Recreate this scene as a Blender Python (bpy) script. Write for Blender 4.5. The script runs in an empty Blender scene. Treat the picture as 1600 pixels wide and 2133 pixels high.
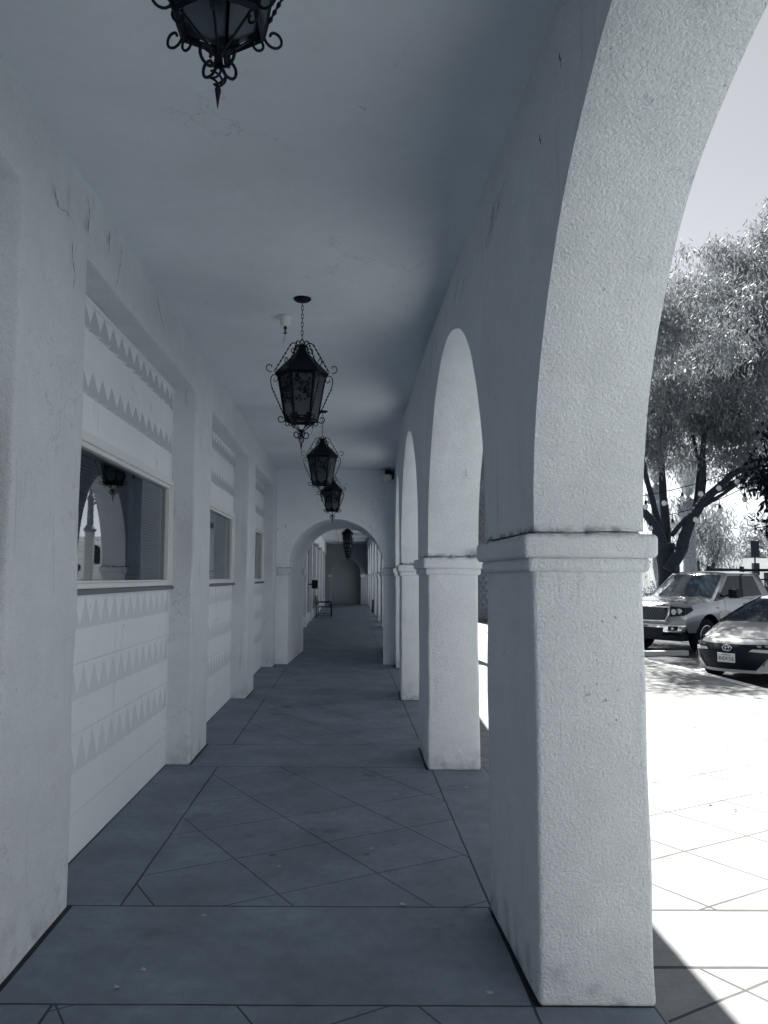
import bpy, bmesh, math, random
import numpy as np
from mathutils import Vector, Matrix, noise
R = math.radians
scene = bpy.context.scene
col = scene.collection

# ------------------------------------------------------------------ camera
cam_d = bpy.data.cameras.new("camera")
cam_d.sensor_fit = 'HORIZONTAL'; cam_d.sensor_width = 36
cam_d.lens = 36 * 1680 / 1600
cam_d.shift_x = 72 / 1600
cam_d.clip_start = 0.02; cam_d.clip_end = 1500
cam = bpy.data.objects.new("camera", cam_d); col.objects.link(cam)
pitch = math.atan((1203 - 1066.5) / 1680)
cam.matrix_world = (Matrix.Translation((0, 0, 1.6)) @ Matrix.Rotation(R(90) + pitch, 4, 'X') @ Matrix.Rotation(R(.25), 4, 'Z'))
scene.camera = cam

# ------------------------------------------------------------------ sky and sun
SUN_EL, SUN_AZ = 52, -5.3           # azimuth measured from +Y towards +X
world = bpy.data.worlds.new("World"); scene.world = world; world.use_nodes = True
wn = world.node_tree; wn.nodes.clear()
sky = wn.nodes.new('ShaderNodeTexSky'); sky.sky_type = 'NISHITA'; sky.sun_disc = False
sky.sun_elevation = R(SUN_EL); sky.sun_rotation = R(SUN_AZ); sky.air_density = 0.4; sky.dust_density = 0.3
hs = wn.nodes.new('ShaderNodeHueSaturation'); hs.inputs['Saturation'].default_value = 0.16
bg = wn.nodes.new('ShaderNodeBackground'); bg.inputs['Strength'].default_value = 0.05
wo = wn.nodes.new('ShaderNodeOutputWorld')
wn.links.new(sky.outputs[0], hs.inputs['Color']); wn.links.new(hs.outputs[0], bg.inputs[0]); wn.links.new(bg.outputs[0], wo.inputs[0])
sd = bpy.data.lights.new("sun", 'SUN'); sd.energy = 5.0; sd.angle = R(0.5); sd.color = (1.0, .945, .87)
sun = bpy.data.objects.new("sun", sd); col.objects.link(sun)
sv = Vector((math.sin(R(SUN_AZ)) * math.cos(R(SUN_EL)), math.cos(R(SUN_AZ)) * math.cos(R(SUN_EL)), math.sin(R(SUN_EL))))
sun.rotation_euler = sv.to_track_quat('Z', 'Y').to_euler(); sun.location = (0, 0, 30)
scene.view_settings.view_transform = 'Standard'; scene.view_settings.look = 'None'
scene.view_settings.exposure = 2.1; scene.view_settings.gamma = 1
scene.render.engine = 'CYCLES'
cy = scene.cycles
cy.use_denoising = True; cy.max_bounces = 10; cy.diffuse_bounces = 7; cy.glossy_bounces = 4; cy.transparent_max_bounces = 12
cy.caustics_reflective = False; cy.caustics_refractive = False

rnd = random.Random(7)

# ------------------------------------------------------------------ materials
def mat(name, color, rough=.8, metal=0., spec=.5, bump=None, var=None, trans=0, coat=0, crack=0, streak=0, grime=0, ledge=0, pock=0):
    m = bpy.data.materials.new(name); m.use_nodes = True
    nt = m.node_tree; b = nt.nodes['Principled BSDF']
    N = nt.nodes.new; L = nt.links.new
    b.inputs['Roughness'].default_value = rough; b.inputs['Metallic'].default_value = metal
    b.inputs['Specular IOR Level'].default_value = spec; b.inputs['Coat Weight'].default_value = coat
    c = (*color, 1); b.inputs['Base Color'].default_value = c
    src = None
    tc = N('ShaderNodeNewGeometry')
    def ns(scale, detail=4, rough=.55, vec=None):
        n = N('ShaderNodeTexNoise'); n.inputs['Scale'].default_value = scale
        n.inputs['Detail'].default_value = detail; n.inputs['Roughness'].default_value = rough
        L(vec or tc.outputs['Position'], n.inputs['Vector']); return n.outputs['Fac']
    def ramp(fac, a, bb, lo=0., hi=1.):
        n = N('ShaderNodeMapRange'); n.inputs['From Min'].default_value = a; n.inputs['From Max'].default_value = bb
        n.inputs['To Min'].default_value = lo; n.inputs['To Max'].default_value = hi; L(fac, n.inputs['Value']); return n.outputs[0]
    def mathn(op, a, bb):
        n = N('ShaderNodeMath'); n.operation = op
        for i, v in enumerate((a, bb)):
            if isinstance(v, (int, float)): n.inputs[i].default_value = v
            else: L(v, n.inputs[i])
        return n.outputs[0]
    def mul(csock, fac, dark):
        n = N('ShaderNodeMix'); n.data_type = 'RGBA'; n.blend_type = 'MIX'
        L(fac, n.inputs[0])
        if csock is None: n.inputs[6].default_value = c
        else: L(csock, n.inputs[6])
        n.inputs[7].default_value = (*dark, 1); return n.outputs[2]
    if var:
        for sc, amt in var:
            f = ramp(ns(sc, 5), .35, .65)
            src = mul(src, mathn('MULTIPLY', f, amt), tuple(x * .55 for x in color))
    if streak:
        mp = N('ShaderNodeMapping'); mp.inputs['Scale'].default_value = (9, 9, .7); L(tc.outputs['Position'], mp.inputs[0])
        f = mathn('MULTIPLY', ramp(ns(1.6, 4, vec=mp.outputs[0]), .62, .74), ramp(ns(1.1, 2), .45, .6))
        src = mul(src, mathn('MULTIPLY', f, streak), (color[0] * .3, color[1] * .34, color[2] * .4))
    if grime:
        sp = N('ShaderNodeSeparateXYZ'); L(tc.outputs['Position'], sp.inputs[0])
        f = mathn('MULTIPLY', ramp(sp.outputs[2], .28, .0), ramp(ns(9, 5), .45, .68))
        src = mul(src, mathn('MULTIPLY', f, grime), (color[0] * .35, color[1] * .38, color[2] * .42))
    if pock:
        f = mathn('MULTIPLY', ramp(ns(42, 2, .5), .70, .75), ramp(ns(1.7, 3), .42, .62))
        src = mul(src, mathn('MULTIPLY', f, pock), tuple(x * .2 for x in color))
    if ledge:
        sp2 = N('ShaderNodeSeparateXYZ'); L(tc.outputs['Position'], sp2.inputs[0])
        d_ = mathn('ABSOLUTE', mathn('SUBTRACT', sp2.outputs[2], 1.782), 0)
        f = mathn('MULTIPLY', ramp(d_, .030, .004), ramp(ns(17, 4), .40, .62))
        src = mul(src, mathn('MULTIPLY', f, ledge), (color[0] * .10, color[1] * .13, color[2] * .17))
    if crack:
        v = N('ShaderNodeTexVoronoi'); v.feature = 'DISTANCE_TO_EDGE'; v.inputs['Scale'].default_value = 1.7
        dn = N('ShaderNodeTexNoise'); dn.inputs['Scale'].default_value = 5; dn.inputs['Detail'].default_value = 6; L(tc.outputs['Position'], dn.inputs['Vector'])
        ad = N('ShaderNodeMixRGB'); ad.blend_type = 'ADD'; ad.inputs[0].default_value = .45
        L(tc.outputs['Position'], ad.inputs[1]); L(dn.outputs['Color'], ad.inputs[2]); L(ad.outputs[0], v.inputs['Vector'])
        f = mathn('MULTIPLY', ramp(v.outputs['Distance'], .006, .001), ramp(ns(.9, 3), .53, .60))
        src = mul(src, mathn('MULTIPLY', f, crack), tuple(x * .12 for x in color))
        f2 = mathn('MULTIPLY', ramp(ns(13, 2, .5), .72, .76), ramp(ns(2.1, 2), .5, .62))
        src = mul(src, mathn('MULTIPLY', f2, crack), tuple(x * .25 for x in color))
    if src is not None: L(src, b.inputs['Base Color'])
    if bump:
        prev = None
        for sc, st, dist in bump:
            bn = N('ShaderNodeBump'); bn.inputs['Strength'].default_value = st; bn.inputs['Distance'].default_value = dist
            L(ns(sc, 3, .6), bn.inputs['Height'])
            if prev is not None: L(prev, bn.inputs['Normal'])
            prev = bn.outputs[0]
        L(prev, b.inputs['Normal'])
    if trans:
        t = N('ShaderNodeBsdfTranslucent'); t.inputs[0].default_value = c
        mx = N('ShaderNodeMixShader'); mx.inputs[0].default_value = trans
        L(b.outputs[0], mx.inputs[1]); L(t.outputs[0], mx.inputs[2]); L(mx.outputs[0], nt.nodes['Material Output'].inputs[0])
    return m

PL = (.785, .84, .895)
M = {}
M['stucco'] = mat('rough_stucco', PL, .92, spec=.2, bump=[(5, .35, .03), (85, 1.0, .009), (200, .9, .005)], var=[(1.3, .18), (7, .14), (110, .30)], streak=.5, pock=.7, grime=.8, ledge=.85)
M['pilaster'] = mat('rough_stucco_pilaster', PL, .92, spec=.2, bump=[(5, .35, .03), (85, 1.0, .009), (200, .9, .005)], pock=.6, var=[(1.3, .18), (7, .12), (95, .25)], streak=.6, grime=.6, crack=.35)
M['smooth'] = mat('worn_plaster', PL, .9, spec=.2, bump=[(9, .35, .02), (70, .3, .004)], var=[(1.1, .14), (5, .08), (60, .06)], crack=.6, streak=.6)
M['ceiling'] = mat('ceiling_plaster', (.72, .78, .84), .92, spec=.2, bump=[(3, .4, .03), (11, .3, .008), (80, .35, .003)], var=[(.8, .16), (3, .10), (14, .06)], crack=.3)
M['block'] = mat('painted_block', (.80, .845, .89), .8, spec=.3, bump=[(50, .25, .003)], var=[(2, .08), (12, .04)], crack=.45, streak=.25)
M['dusty'] = mat('shade_toned_block_facet', (.52, .555, .59), .9, spec=.2, bump=[(50, .25, .003)], var=[(12, .1)])  # darker block colour that paints shade onto the sloping tooth facets
M['facet_shade_soft'] = mat('lightly_shade_toned_block_facet', (.64, .685, .735), .9, spec=.2, bump=[(50, .25, .003)], var=[(12, .1)])  # weaker painted facet shade for the lower courses
M['frame'] = mat('window_frame_paint', (.72, .75, .77), .5)
M['sill'] = mat('dark_sill', (.12, .14, .17), .6)
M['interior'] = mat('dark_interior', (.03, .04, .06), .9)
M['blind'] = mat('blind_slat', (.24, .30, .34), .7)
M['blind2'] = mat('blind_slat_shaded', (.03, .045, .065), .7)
M['iron'] = mat('wrought_iron', (.001, .004, .012), .6, spec=.2, bump=[(90, .3, .002)])
M['asphalt'] = mat('asphalt', (.024, .032, .045), .9, bump=[(90, .4, .004)], var=[(3, .4), (.6, .3)])
M['kerb'] = mat('kerb_concrete', (.50, .53, .55), .85, bump=[(60, .3, .003)], var=[(4, .25)])
M['plaza'] = mat('plaza_concrete', (.46, .49, .51), .9, var=[(1, .2), (.2, .2)])
M['paint'] = mat('road_paint', (.65, .67, .68), .8, var=[(20, .4)])
M['white'] = mat('white_wall', (.72, .74, .75), .85, var=[(1, .1)])
M['shade'] = mat('grey_wall', (.30, .34, .38), .85)
M['dark'] = mat('dark_metal', (.003, .008, .018), .5, spec=.25)
M['tile'] = mat('roof_tile', (.16, .18, .21), .9, bump=[(12, .6, .05)], var=[(6, .4)])
M['bark'] = mat('bark', (.026, .036, .054), .95, bump=[(14, .9, .05), (40, .6, .01)], var=[(6, .5)])
M['palmbark'] = mat('palm_bark', (.15, .17, .20), .95, bump=[(18, .9, .05)], var=[(9, .6)])
M['leaf_pale'] = mat('pale_leaf', (.235, .262, .29), .5, spec=.28, trans=.28, var=[(2.2, 1.0), (8, .6)])
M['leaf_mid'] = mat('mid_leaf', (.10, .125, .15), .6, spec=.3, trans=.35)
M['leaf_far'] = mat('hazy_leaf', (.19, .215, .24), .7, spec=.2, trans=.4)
M['leaf_dark'] = mat('dark_leaf', (.004, .010, .020), .7, spec=.1, trans=.15)
M['silver'] = mat('silver_paint', (.22, .245, .27), .14, metal=.45, spec=.5, coat=.8)
M['pearl'] = mat('pearl_paint', (.46, .48, .49), .25, metal=.15, spec=.5, coat=.8)
M['carglass'] = mat('car_glass', (.012, .022, .036), .05, spec=.45)
M['chrome'] = mat('chrome', (.75, .77, .8), .12, metal=1)
M['shopglass'] = mat('shop_glass', (.010, .018, .03), .3, spec=.25)
M['endwall'] = mat('end_wall_grey', (.40, .44, .49), .9, spec=.2, var=[(1.1, .2), (9, .1)])  # mid grey, darker than the arcade plaster
M['crackline'] = mat('crack_shadow', (.09, .11, .14), .9)
M['rubber'] = mat('rubber', (.004, .008, .016), .85, spec=.2)
M['black'] = mat('black_plastic', (.002, .006, .014), .5, spec=.25)
M['lens'] = mat('lamp_lens', (.5, .53, .56), .08, metal=.6)
M['bulb'] = mat('bulb_glass', (.62, .64, .64), .1, spec=.7)
M['cloth'] = mat('canvas', (.74, .75, .75), .9)
M['plate'] = mat('plate_white', (.66, .68, .68), .5)
M['plasticwhite'] = mat('white_plastic', (.72, .73, .73), .5)
M['leaf_dry'] = mat('dry_leaf', (.42, .42, .40), .8)
M['flower'] = mat('flower', (.6, .6, .6), .8, trans=.3)

def glass_mat(name, tint, ior, rough=.01):
    m = bpy.data.materials.new(name); m.use_nodes = True; nt = m.node_tree; nt.nodes.clear(); N = nt.nodes.new; L = nt.links.new
    o = N('ShaderNodeOutputMaterial'); t = N('ShaderNodeBsdfTransparent'); t.inputs[0].default_value = (*tint, 1)
    g = N('ShaderNodeBsdfGlossy'); g.inputs['Roughness'].default_value = rough; g.inputs[0].default_value = (.9, .95, 1, 1)
    f = N('ShaderNodeFresnel'); f.inputs[0].default_value = ior; mx = N('ShaderNodeMixShader')
    L(f.outputs[0], mx.inputs[0]); L(t.outputs[0], mx.inputs[1]); L(g.outputs[0], mx.inputs[2]); L(mx.outputs[0], o.inputs[0])
    return m
M['glass'] = glass_mat('window_glass', (.62, .68, .74), 2.1)

def seedy_mat():
    m = mat('seedy_glass', (.09, .115, .14), .35, spec=.5, bump=[(60, .6, .004)], var=[(25, .6)])
    nt = m.node_tree; b = nt.nodes['Principled BSDF']; t = nt.nodes.new('ShaderNodeBsdfTranslucent'); t.inputs[0].default_value = (.20, .24, .28, 1)
    mx = nt.nodes.new('ShaderNodeMixShader'); mx.inputs[0].default_value = .5
    nt.links.new(b.outputs[0], mx.inputs[1]); nt.links.new(t.outputs[0], mx.inputs[2]); nt.links.new(mx.outputs[0], nt.nodes['Material Output'].inputs[0])
    return m
M['seedy'] = seedy_mat()

def paving(name, base, bands, diag_c, jointx, groove=.004, wear=1.0, bandpad=None, soft=1.):
    """Concrete with saw-cut joints: cross joints at the given Y, long joints at X, and a grid turned 30 degrees between bands."""
    m = bpy.data.materials.new(name); m.use_nodes = True; nt = m.node_tree; N = nt.nodes.new; L = nt.links.new
    b = nt.nodes['Principled BSDF']; b.inputs['Roughness'].default_value = .75; b.inputs['Specular IOR Level'].default_value = .35
    g = N('ShaderNodeNewGeometry'); sp = N('ShaderNodeSeparateXYZ')
    wob = N('ShaderNodeTexNoise'); wob.inputs['Scale'].default_value = 3.2; wob.inputs['Detail'].default_value = 3
    L(g.outputs['Position'], wob.inputs['Vector'])
    wa = N('ShaderNodeVectorMath'); wa.operation = 'MULTIPLY_ADD'; L(wob.outputs['Color'], wa.inputs[0]); wa.inputs[1].default_value = (.012, .012, 0); L(g.outputs['Position'], wa.inputs[2])
    L(wa.outputs[0], sp.inputs[0])
    X, Y = sp.outputs[0], sp.outputs[1]
    def mt(op, a, bb=0., cc=None):
        n = N('ShaderNodeMath'); n.operation = op
        for i, v in enumerate((a, bb) if cc is None else (a, bb, cc)):
            if isinstance(v, (int, float)): n.inputs[i].default_value = v
            else: L(v, n.inputs[i])
        return n.outputs[0]
    def line(coord, pos, w): return mt('LESS_THAN', mt('ABSOLUTE', mt('SUBTRACT', coord, pos)), w)
    def mx_(a, bb): return mt('MAXIMUM', a, bb)
    tot = None
    per, lo, hi, y0 = bands            # bands [lo,hi] repeating with period per from y0
    yy = mt('SUBTRACT', Y, y0 - 20 * per); fr = mt('MODULO', yy, per)
    inband = mt('MULTIPLY', mt('GREATER_THAN', fr, lo), mt('LESS_THAN', fr, hi))
    tot = mx_(line(fr, lo, groove * 1.4), line(fr, hi, groove * 1.4))
    for x in jointx: tot = mx_(tot, mt('MULTIPLY', line(X, x, groove * 1.3), mt('SUBTRACT', 1., inband) if x < -1 and x > -1.2 else 1.))
    ca = mt('ADD', mt('ADD', X, mt('MULTIPLY', Y, .57735)), 680 - 2.781 + .68); fa = mt('ABSOLUTE', mt('SUBTRACT', mt('MODULO', ca, .68), .34))
    cb = mt('ADD', mt('SUBTRACT', Y, mt('MULTIPLY', X, .57735)), 680 - 5.113 + .68); fb = mt('ABSOLUTE', mt('SUBTRACT', mt('MODULO', cb, .68), .34))
    dg = mx_(mt('GREATER_THAN', fa, .34 - groove), mt('MULTIPLY', mt('GREATER_THAN', fb, .34 - groove * .95), .95))
    dg = mt('MULTIPLY', dg, mt('SUBTRACT', 1., inband))
    dg = mt('MULTIPLY', dg, mt('MULTIPLY', mt('GREATER_THAN', X, diag_c[0]), mt('LESS_THAN', X, diag_c[1])))
    br = N('ShaderNodeTexNoise'); br.inputs['Scale'].default_value = 1.3; br.inputs['Detail'].default_value = 5; L(g.outputs['Position'], br.inputs['Vector'])
    brr = N('ShaderNodeMapRange'); brr.inputs[1].default_value = .3; brr.inputs[2].default_value = .6; brr.inputs[3].default_value = .7; brr.inputs[4].default_value = 1; L(br.outputs[0], brr.inputs[0])
    tot = mt('MULTIPLY', mx_(tot, dg), brr.outputs[0])
    def noise(sc, d=5, r=.6):
        n = N('ShaderNodeTexNoise'); n.inputs['Scale'].default_value = sc; n.inputs['Detail'].default_value = d; n.inputs['Roughness'].default_value = r; L(g.outputs['Position'], n.inputs['Vector']); return n.outputs[0]
    def mr(s, a, bb, lo_, hi_):
        n = N('ShaderNodeMapRange'); n.inputs[1].default_value = a; n.inputs[2].default_value = bb; n.inputs[3].default_value = lo_; n.inputs[4].default_value = hi_; L(s, n.inputs[0]); return n.outputs[0]
    v = mt('MULTIPLY', mr(noise(1.7), .3, .7, 1 - .28 * wear, 1 + .12 * wear), mr(noise(14), .35, .7, 1.05, 1 - .12 * wear))
    v = mt('MULTIPLY', v, mr(noise(70, 3), .35, .7, 1.03, 1 - .08 * wear))
    # gum and oil spots
    vo = N('ShaderNodeTexVoronoi'); vo.inputs['Scale'].default_value = 3.1; L(g.outputs['Position'], vo.inputs['Vector'])
    vs = N('ShaderNodeSeparateColor'); L(vo.outputs['Color'], vs.inputs[0])
    spot = mt('MULTIPLY', mt('LESS_THAN', vo.outputs['Distance'], mt('MULTIPLY', vs.outputs[1], .085)), mt('GREATER_THAN', vs.outputs[0], .25))
    v = mt('MULTIPLY', v, mt('SUBTRACT', 1., mt('MULTIPLY', spot, .45 * wear)))
    st = mt('MULTIPLY', mr(noise(3.0, 6, .7), .55, .68, 0, 1), mr(noise(.7, 2), .5, .6, 0, 1))
    v = mt('MULTIPLY', v, mt('SUBTRACT', 1., mt('MULTIPLY', st, .5 * wear)))
    v = mt('MULTIPLY', v, mt('SUBTRACT', 1., mt('MULTIPLY', tot, soft)))
    cm = N('ShaderNodeVectorMath'); cm.operation = 'SCALE'; cm.inputs[0].default_value = base; L(v, cm.inputs['Scale']); L(cm.outputs[0], b.inputs['Base Color'])
    h = mt('SUBTRACT', mt('MULTIPLY', noise(60, 3), .25), tot)
    bm = N('ShaderNodeBump'); bm.inputs['Strength'].default_value = .5; bm.inputs['Distance'].default_value = .006; L(h, bm.inputs['Height']); L(bm.outputs[0], b.inputs['Normal'])
    return m
M['walk'] = paving('walkway_concrete', (.215, .262, .318), (3.815, .17, 1.08, 3.0), (-1.10, .70), (-1.10, .705, 1.16, -1.552), .0044, 1.0, soft=.85)
M['pave'] = paving('pavement_concrete', (.205, .221, .233), (5.75, 3.48, 4.055, 0.0), (1.17, 5.55), (5.56,), .0085, .9, soft=.85)

# ------------------------------------------------------------------ object helpers
def tag(o, label=None, cat=None, group=None, kind=None):
    if label: o['label'] = label
    if cat: o['category'] = cat
    if group: o['group'] = group
    if kind: o['kind'] = kind
    return o
def empty(name, loc=(0, 0, 0), rz=0):
    o = bpy.data.objects.new(name, None); o.location = loc; o.rotation_euler = (0, 0, rz); col.objects.link(o); return o
def mesh_obj(name, verts, faces, m, parent=None, smooth=False, loc=None):
    me = bpy.data.meshes.new(name); me.from_pydata([tuple(v) for v in verts], [], faces)
    me.materials.append(m)
    if smooth: me.polygons.foreach_set('use_smooth', [True] * len(me.polygons))
    me.update(); o = bpy.data.objects.new(name, me); col.objects.link(o)
    if parent is not None: o.parent = parent
    if loc: o.location = loc
    return o
def copy_tree(o, parent=None, top=True):
    c = o.copy(); col.objects.link(c); c.parent = parent
    if not top: c.matrix_parent_inverse = o.matrix_parent_inverse.copy()
    for ch in o.children: copy_tree(ch, c, False)
    return c
def bevel(o, w, seg=2, ang=35):
    md = o.modifiers.new('bevel', 'BEVEL'); md.width = w; md.segments = seg; md.limit_method = 'ANGLE'; md.angle_limit = R(ang); return o

class MB:
    def __init__(s): s.v = []; s.f = []
    def add(s, vs, fs):
        n = len(s.v); s.v += [tuple(v) for v in vs]; s.f += [tuple(i + n for i in f) for f in fs]; return s
    def box(s, x0, x1, y0, y1, z0, z1, mtx=None):
        vs = [Vector((x, y, z)) for z in (z0, z1) for y in (y0, y1) for x in (x0, x1)]
        if mtx is not None: vs = [mtx @ v for v in vs]
        return s.add(vs, [(0, 2, 3, 1), (4, 5, 7, 6), (0, 1, 5, 4), (2, 6, 7, 3), (0, 4, 6, 2), (1, 3, 7, 5)])
    def tube(s, pts, r, n=6, closed=False, cap=True):
        pts = [Vector(p) for p in pts]; k = len(pts)
        rr = r if isinstance(r, (list, tuple)) else [r] * k
        up = None; rings = []
        for i, p in enumerate(pts):
            a = pts[i - 1] if (i > 0 or closed) else pts[i]; bb = pts[(i + 1) % k] if (i < k - 1 or closed) else pts[i]
            t = (bb - a)
            if t.length < 1e-9: t = Vector((0, 0, 1))
            t.normalize()
            if up is None:
                up = Vector((0, 0, 1)) if abs(t.z) < .9 else Vector((1, 0, 0))
            u = t.cross(up)
            if u.length < 1e-6: u = t.orthogonal()
            u.normalize(); w = u.cross(t).normalized(); up = w
            rings.append([p + (u * math.cos(2 * math.pi * j / n) + w * math.sin(2 * math.pi * j / n)) * rr[i] for j in range(n)])
        vs = [q for ring in rings for q in ring]; fs = []
        for i in range(k if closed else k - 1):
            for j in range(n):
                a = i * n + j; b_ = i * n + (j + 1) % n; c = ((i + 1) % k) * n + (j + 1) % n; d = ((i + 1) % k) * n + j
                fs.append((a, b_, c, d))
        if not closed and cap: fs += [tuple(range(n))[::-1], tuple((k - 1) * n + j for j in range(n))]
        return s.add(vs, fs)
    def lathe(s, prof, n=16, c=(0, 0, 0), cap=True):
        vs = [(c[0] + r * math.cos(2 * math.pi * j / n), c[1] + r * math.sin(2 * math.pi * j / n), c[2] + z) for r, z in prof for j in range(n)]
        fs = [(i * n + j, i * n + (j + 1) % n, (i + 1) * n + (j + 1) % n, (i + 1) * n + j) for i in range(len(prof) - 1) for j in range(n)]
        if cap: fs += [tuple(range(n))[::-1], tuple((len(prof) - 1) * n + j for j in range(n))]
        return s.add(vs, fs)
    def quad(s, *p): return s.add(p, [tuple(range(len(p)))])
    def build(s, name, m, parent=None, smooth=False): return mesh_obj(name, s.v, s.f, m, parent, smooth)

def wav(p, amp, sc=1.7, seed=0):
    return amp * noise.noise(Vector((p[0] * sc + seed * 7.3, p[1] * sc + 3.1, p[2] * sc)))

def rough_box(name, x0, x1, y0, y1, z0, z1, m, parent, step=.22, amp=.006, bev=.018, xf=None, xg=None):
    """Hand-finished plaster block: gridded faces with slightly uneven surface and softened arrises. xf(y,z)/xg(y,z) bend the low/high X face."""
    nx, ny, nz = (max(1, min(40, round((b - a) / step))) for a, b in ((x0, x1), (y0, y1), (z0, z1)))
    idx = {}; vs = []
    def V(i, j, k):
        key = (i, j, k)
        if key not in idx:
            y = y0 + (y1 - y0) * j / ny; z = z0 + (z1 - z0) * k / nz
            xa = x0 + (xf(y, z) if xf else 0); xb = x1 + (xg(y, z) if xg else 0)
            x = xa + (xb - xa) * i / nx; p = (x, y, z)
            q = Vector((x + wav(p, amp, 2.3, 1), y + wav(p, amp, 2.3, 2), z if k in (0, nz) else z))
            idx[key] = len(vs); vs.append(q)
        return idx[key]
    fs = []
    for j in range(ny):
        for k in range(nz):
            fs.append((V(0, j, k), V(0, j, k + 1), V(0, j + 1, k + 1), V(0, j + 1, k)))
            fs.append((V(nx, j, k), V(nx, j + 1, k), V(nx, j + 1, k + 1), V(nx, j, k + 1)))
    for i in range(nx):
        for k in range(nz):
            fs.append((V(i, 0, k), V(i + 1, 0, k), V(i + 1, 0, k + 1), V(i, 0, k + 1)))
            fs.append((V(i, ny, k), V(i, ny, k + 1), V(i + 1, ny, k + 1), V(i + 1, ny, k)))
        for j in range(ny):
            fs.append((V(i, j, 0), V(i, j + 1, 0), V(i + 1, j + 1, 0), V(i + 1, j, 0)))
            fs.append((V(i, j, nz), V(i + 1, j, nz), V(i + 1, j + 1, nz), V(i, j + 1, nz)))
    o = mesh_obj(name, vs, fs, m, parent, True)
    if bev: bevel(o, bev, 3, 50)
    return o

# ------------------------------------------------------------------ ground
def kerb_x(y):
    P = [(-60, 6.0), (8, 6.08), (12, 6.14), (13.8, 6.14), (16.4, 5.99), (22, 5.9), (27, 5.9), (120, 5.9)]
    for (a, xa), (b_, xb) in zip(P, P[1:]):
        if y <= b_: return xa + (xb - xa) * (y - a) / (b_ - a)
    return P[-1][1]
g = MB(); g.quad((-400, -200, -.165), (600, -200, -.165), (600, 900, -.165), (-400, 900, -.165)); tag(g.build('ground', M['asphalt']), kind='structure')
g = MB(); g.quad((5.7, -60, -.155), (60, -60, -.155), (60, 26.5, -.155), (5.7, 26.5, -.155)); tag(g.build('road', M['asphalt']), kind='structure')
g = MB(); g.box(-1.7, 1.155, -8, 49.7, -.2, 0); tag(g.build('walkway', M['walk']), kind='structure')
ys = [-60 + i * 2 for i in range(91)]
g = MB()
for a, b_ in zip(ys, ys[1:]): g.quad((1.155, a, 0), (kerb_x(a) - .17, a, 0), (kerb_x(b_) - .17, b_, 0), (1.155, b_, 0))
tag(g.build('pavement', M['pave']), kind='structure')
g = MB()
ys2 = [-30 + i * .5 for i in range(114)]
for a, b_ in zip(ys2, ys2[1:]):
    for p, q, zz, z2 in ((-.17, 0, .0, .0), (0, .025, .0, -.17)):
        g.quad((kerb_x(a) + p, a, zz), (kerb_x(a) + q, a, z2), (kerb_x(b_) + q, b_, z2), (kerb_x(b_) + p, b_, zz))
tag(g.build('kerb', M['kerb']), kind='structure')
g = MB(); g.box(5.72, 90, 26.5, 130, -.2, -.004); tag(g.build('plaza', M['plaza']), kind='structure')

# ------------------------------------------------------------------ the arcade building
BLD = tag(empty('arcade_building'), 'long white stucco arcade building with arches and block-work shop wall', 'building')
XP, XR, HC = -1.362, -1.565, 3.62
def pin(y):                       # inner face of the row of piers
    P = [(-9, .74), (3.15, .722), (4.07, .692), (6.9, .668), (7.8, .667), (10.8, .688), (11.6, .722), (14.55, .834), (17.9, .92), (21, 1.04), (60, 1.05)]
    for (a, xa), (b_, xb) in zip(P, P[1:]):
        if y <= b_: return xa + (xb - xa) * (y - a) / (b_ - a)
    return 1.05
def pout(y): return pin(y) + (.43 if y > 2 else .42)

# piers: near and far edges
PIER = [(-4.5, -3.55), (-.68, .24), (3.155, 4.065), (6.88, 7.78), (10.72, 11.62), (14.53, 15.4)]
PIER2 = [(18.25 + 3.8 * i, 19.15 + 3.8 * i) for i in range(8)]
SPR = 1.785
allp = PIER + PIER2
for i, (a, b_) in enumerate(allp):
    near = i < 6
    flare = lambda s: (lambda y, z: pin(y) - .0 if s == 0 else pout(y))
    o = rough_box('pier', 0, 0.0001, a, b_, 0, SPR, M['stucco'], BLD, step=.15 if near else .4, amp=.010 if near else .004, bev=.02,
                  xf=lambda y, z: pin(y) + .012 * math.exp(-z * 6) * (-.2), xg=lambda y, z: pout(y) + .01 * math.exp(-z * 5))
    # two-step capital
    for (e, z0, z1, so) in ((.045, SPR - .105, SPR - .012, 0), (.022, SPR - .160, SPR - .100, 1)):
        c = rough_box('capital', 0, .0001, a - e, b_ + e, z0, z1, M['stucco'], o, step=.08 if near else .4, amp=.009 if near else .003, bev=.02,
                      xf=lambda y, z, e=e: pin(y) - e, xg=lambda y, z, e=e: pout(y) + e)

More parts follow.
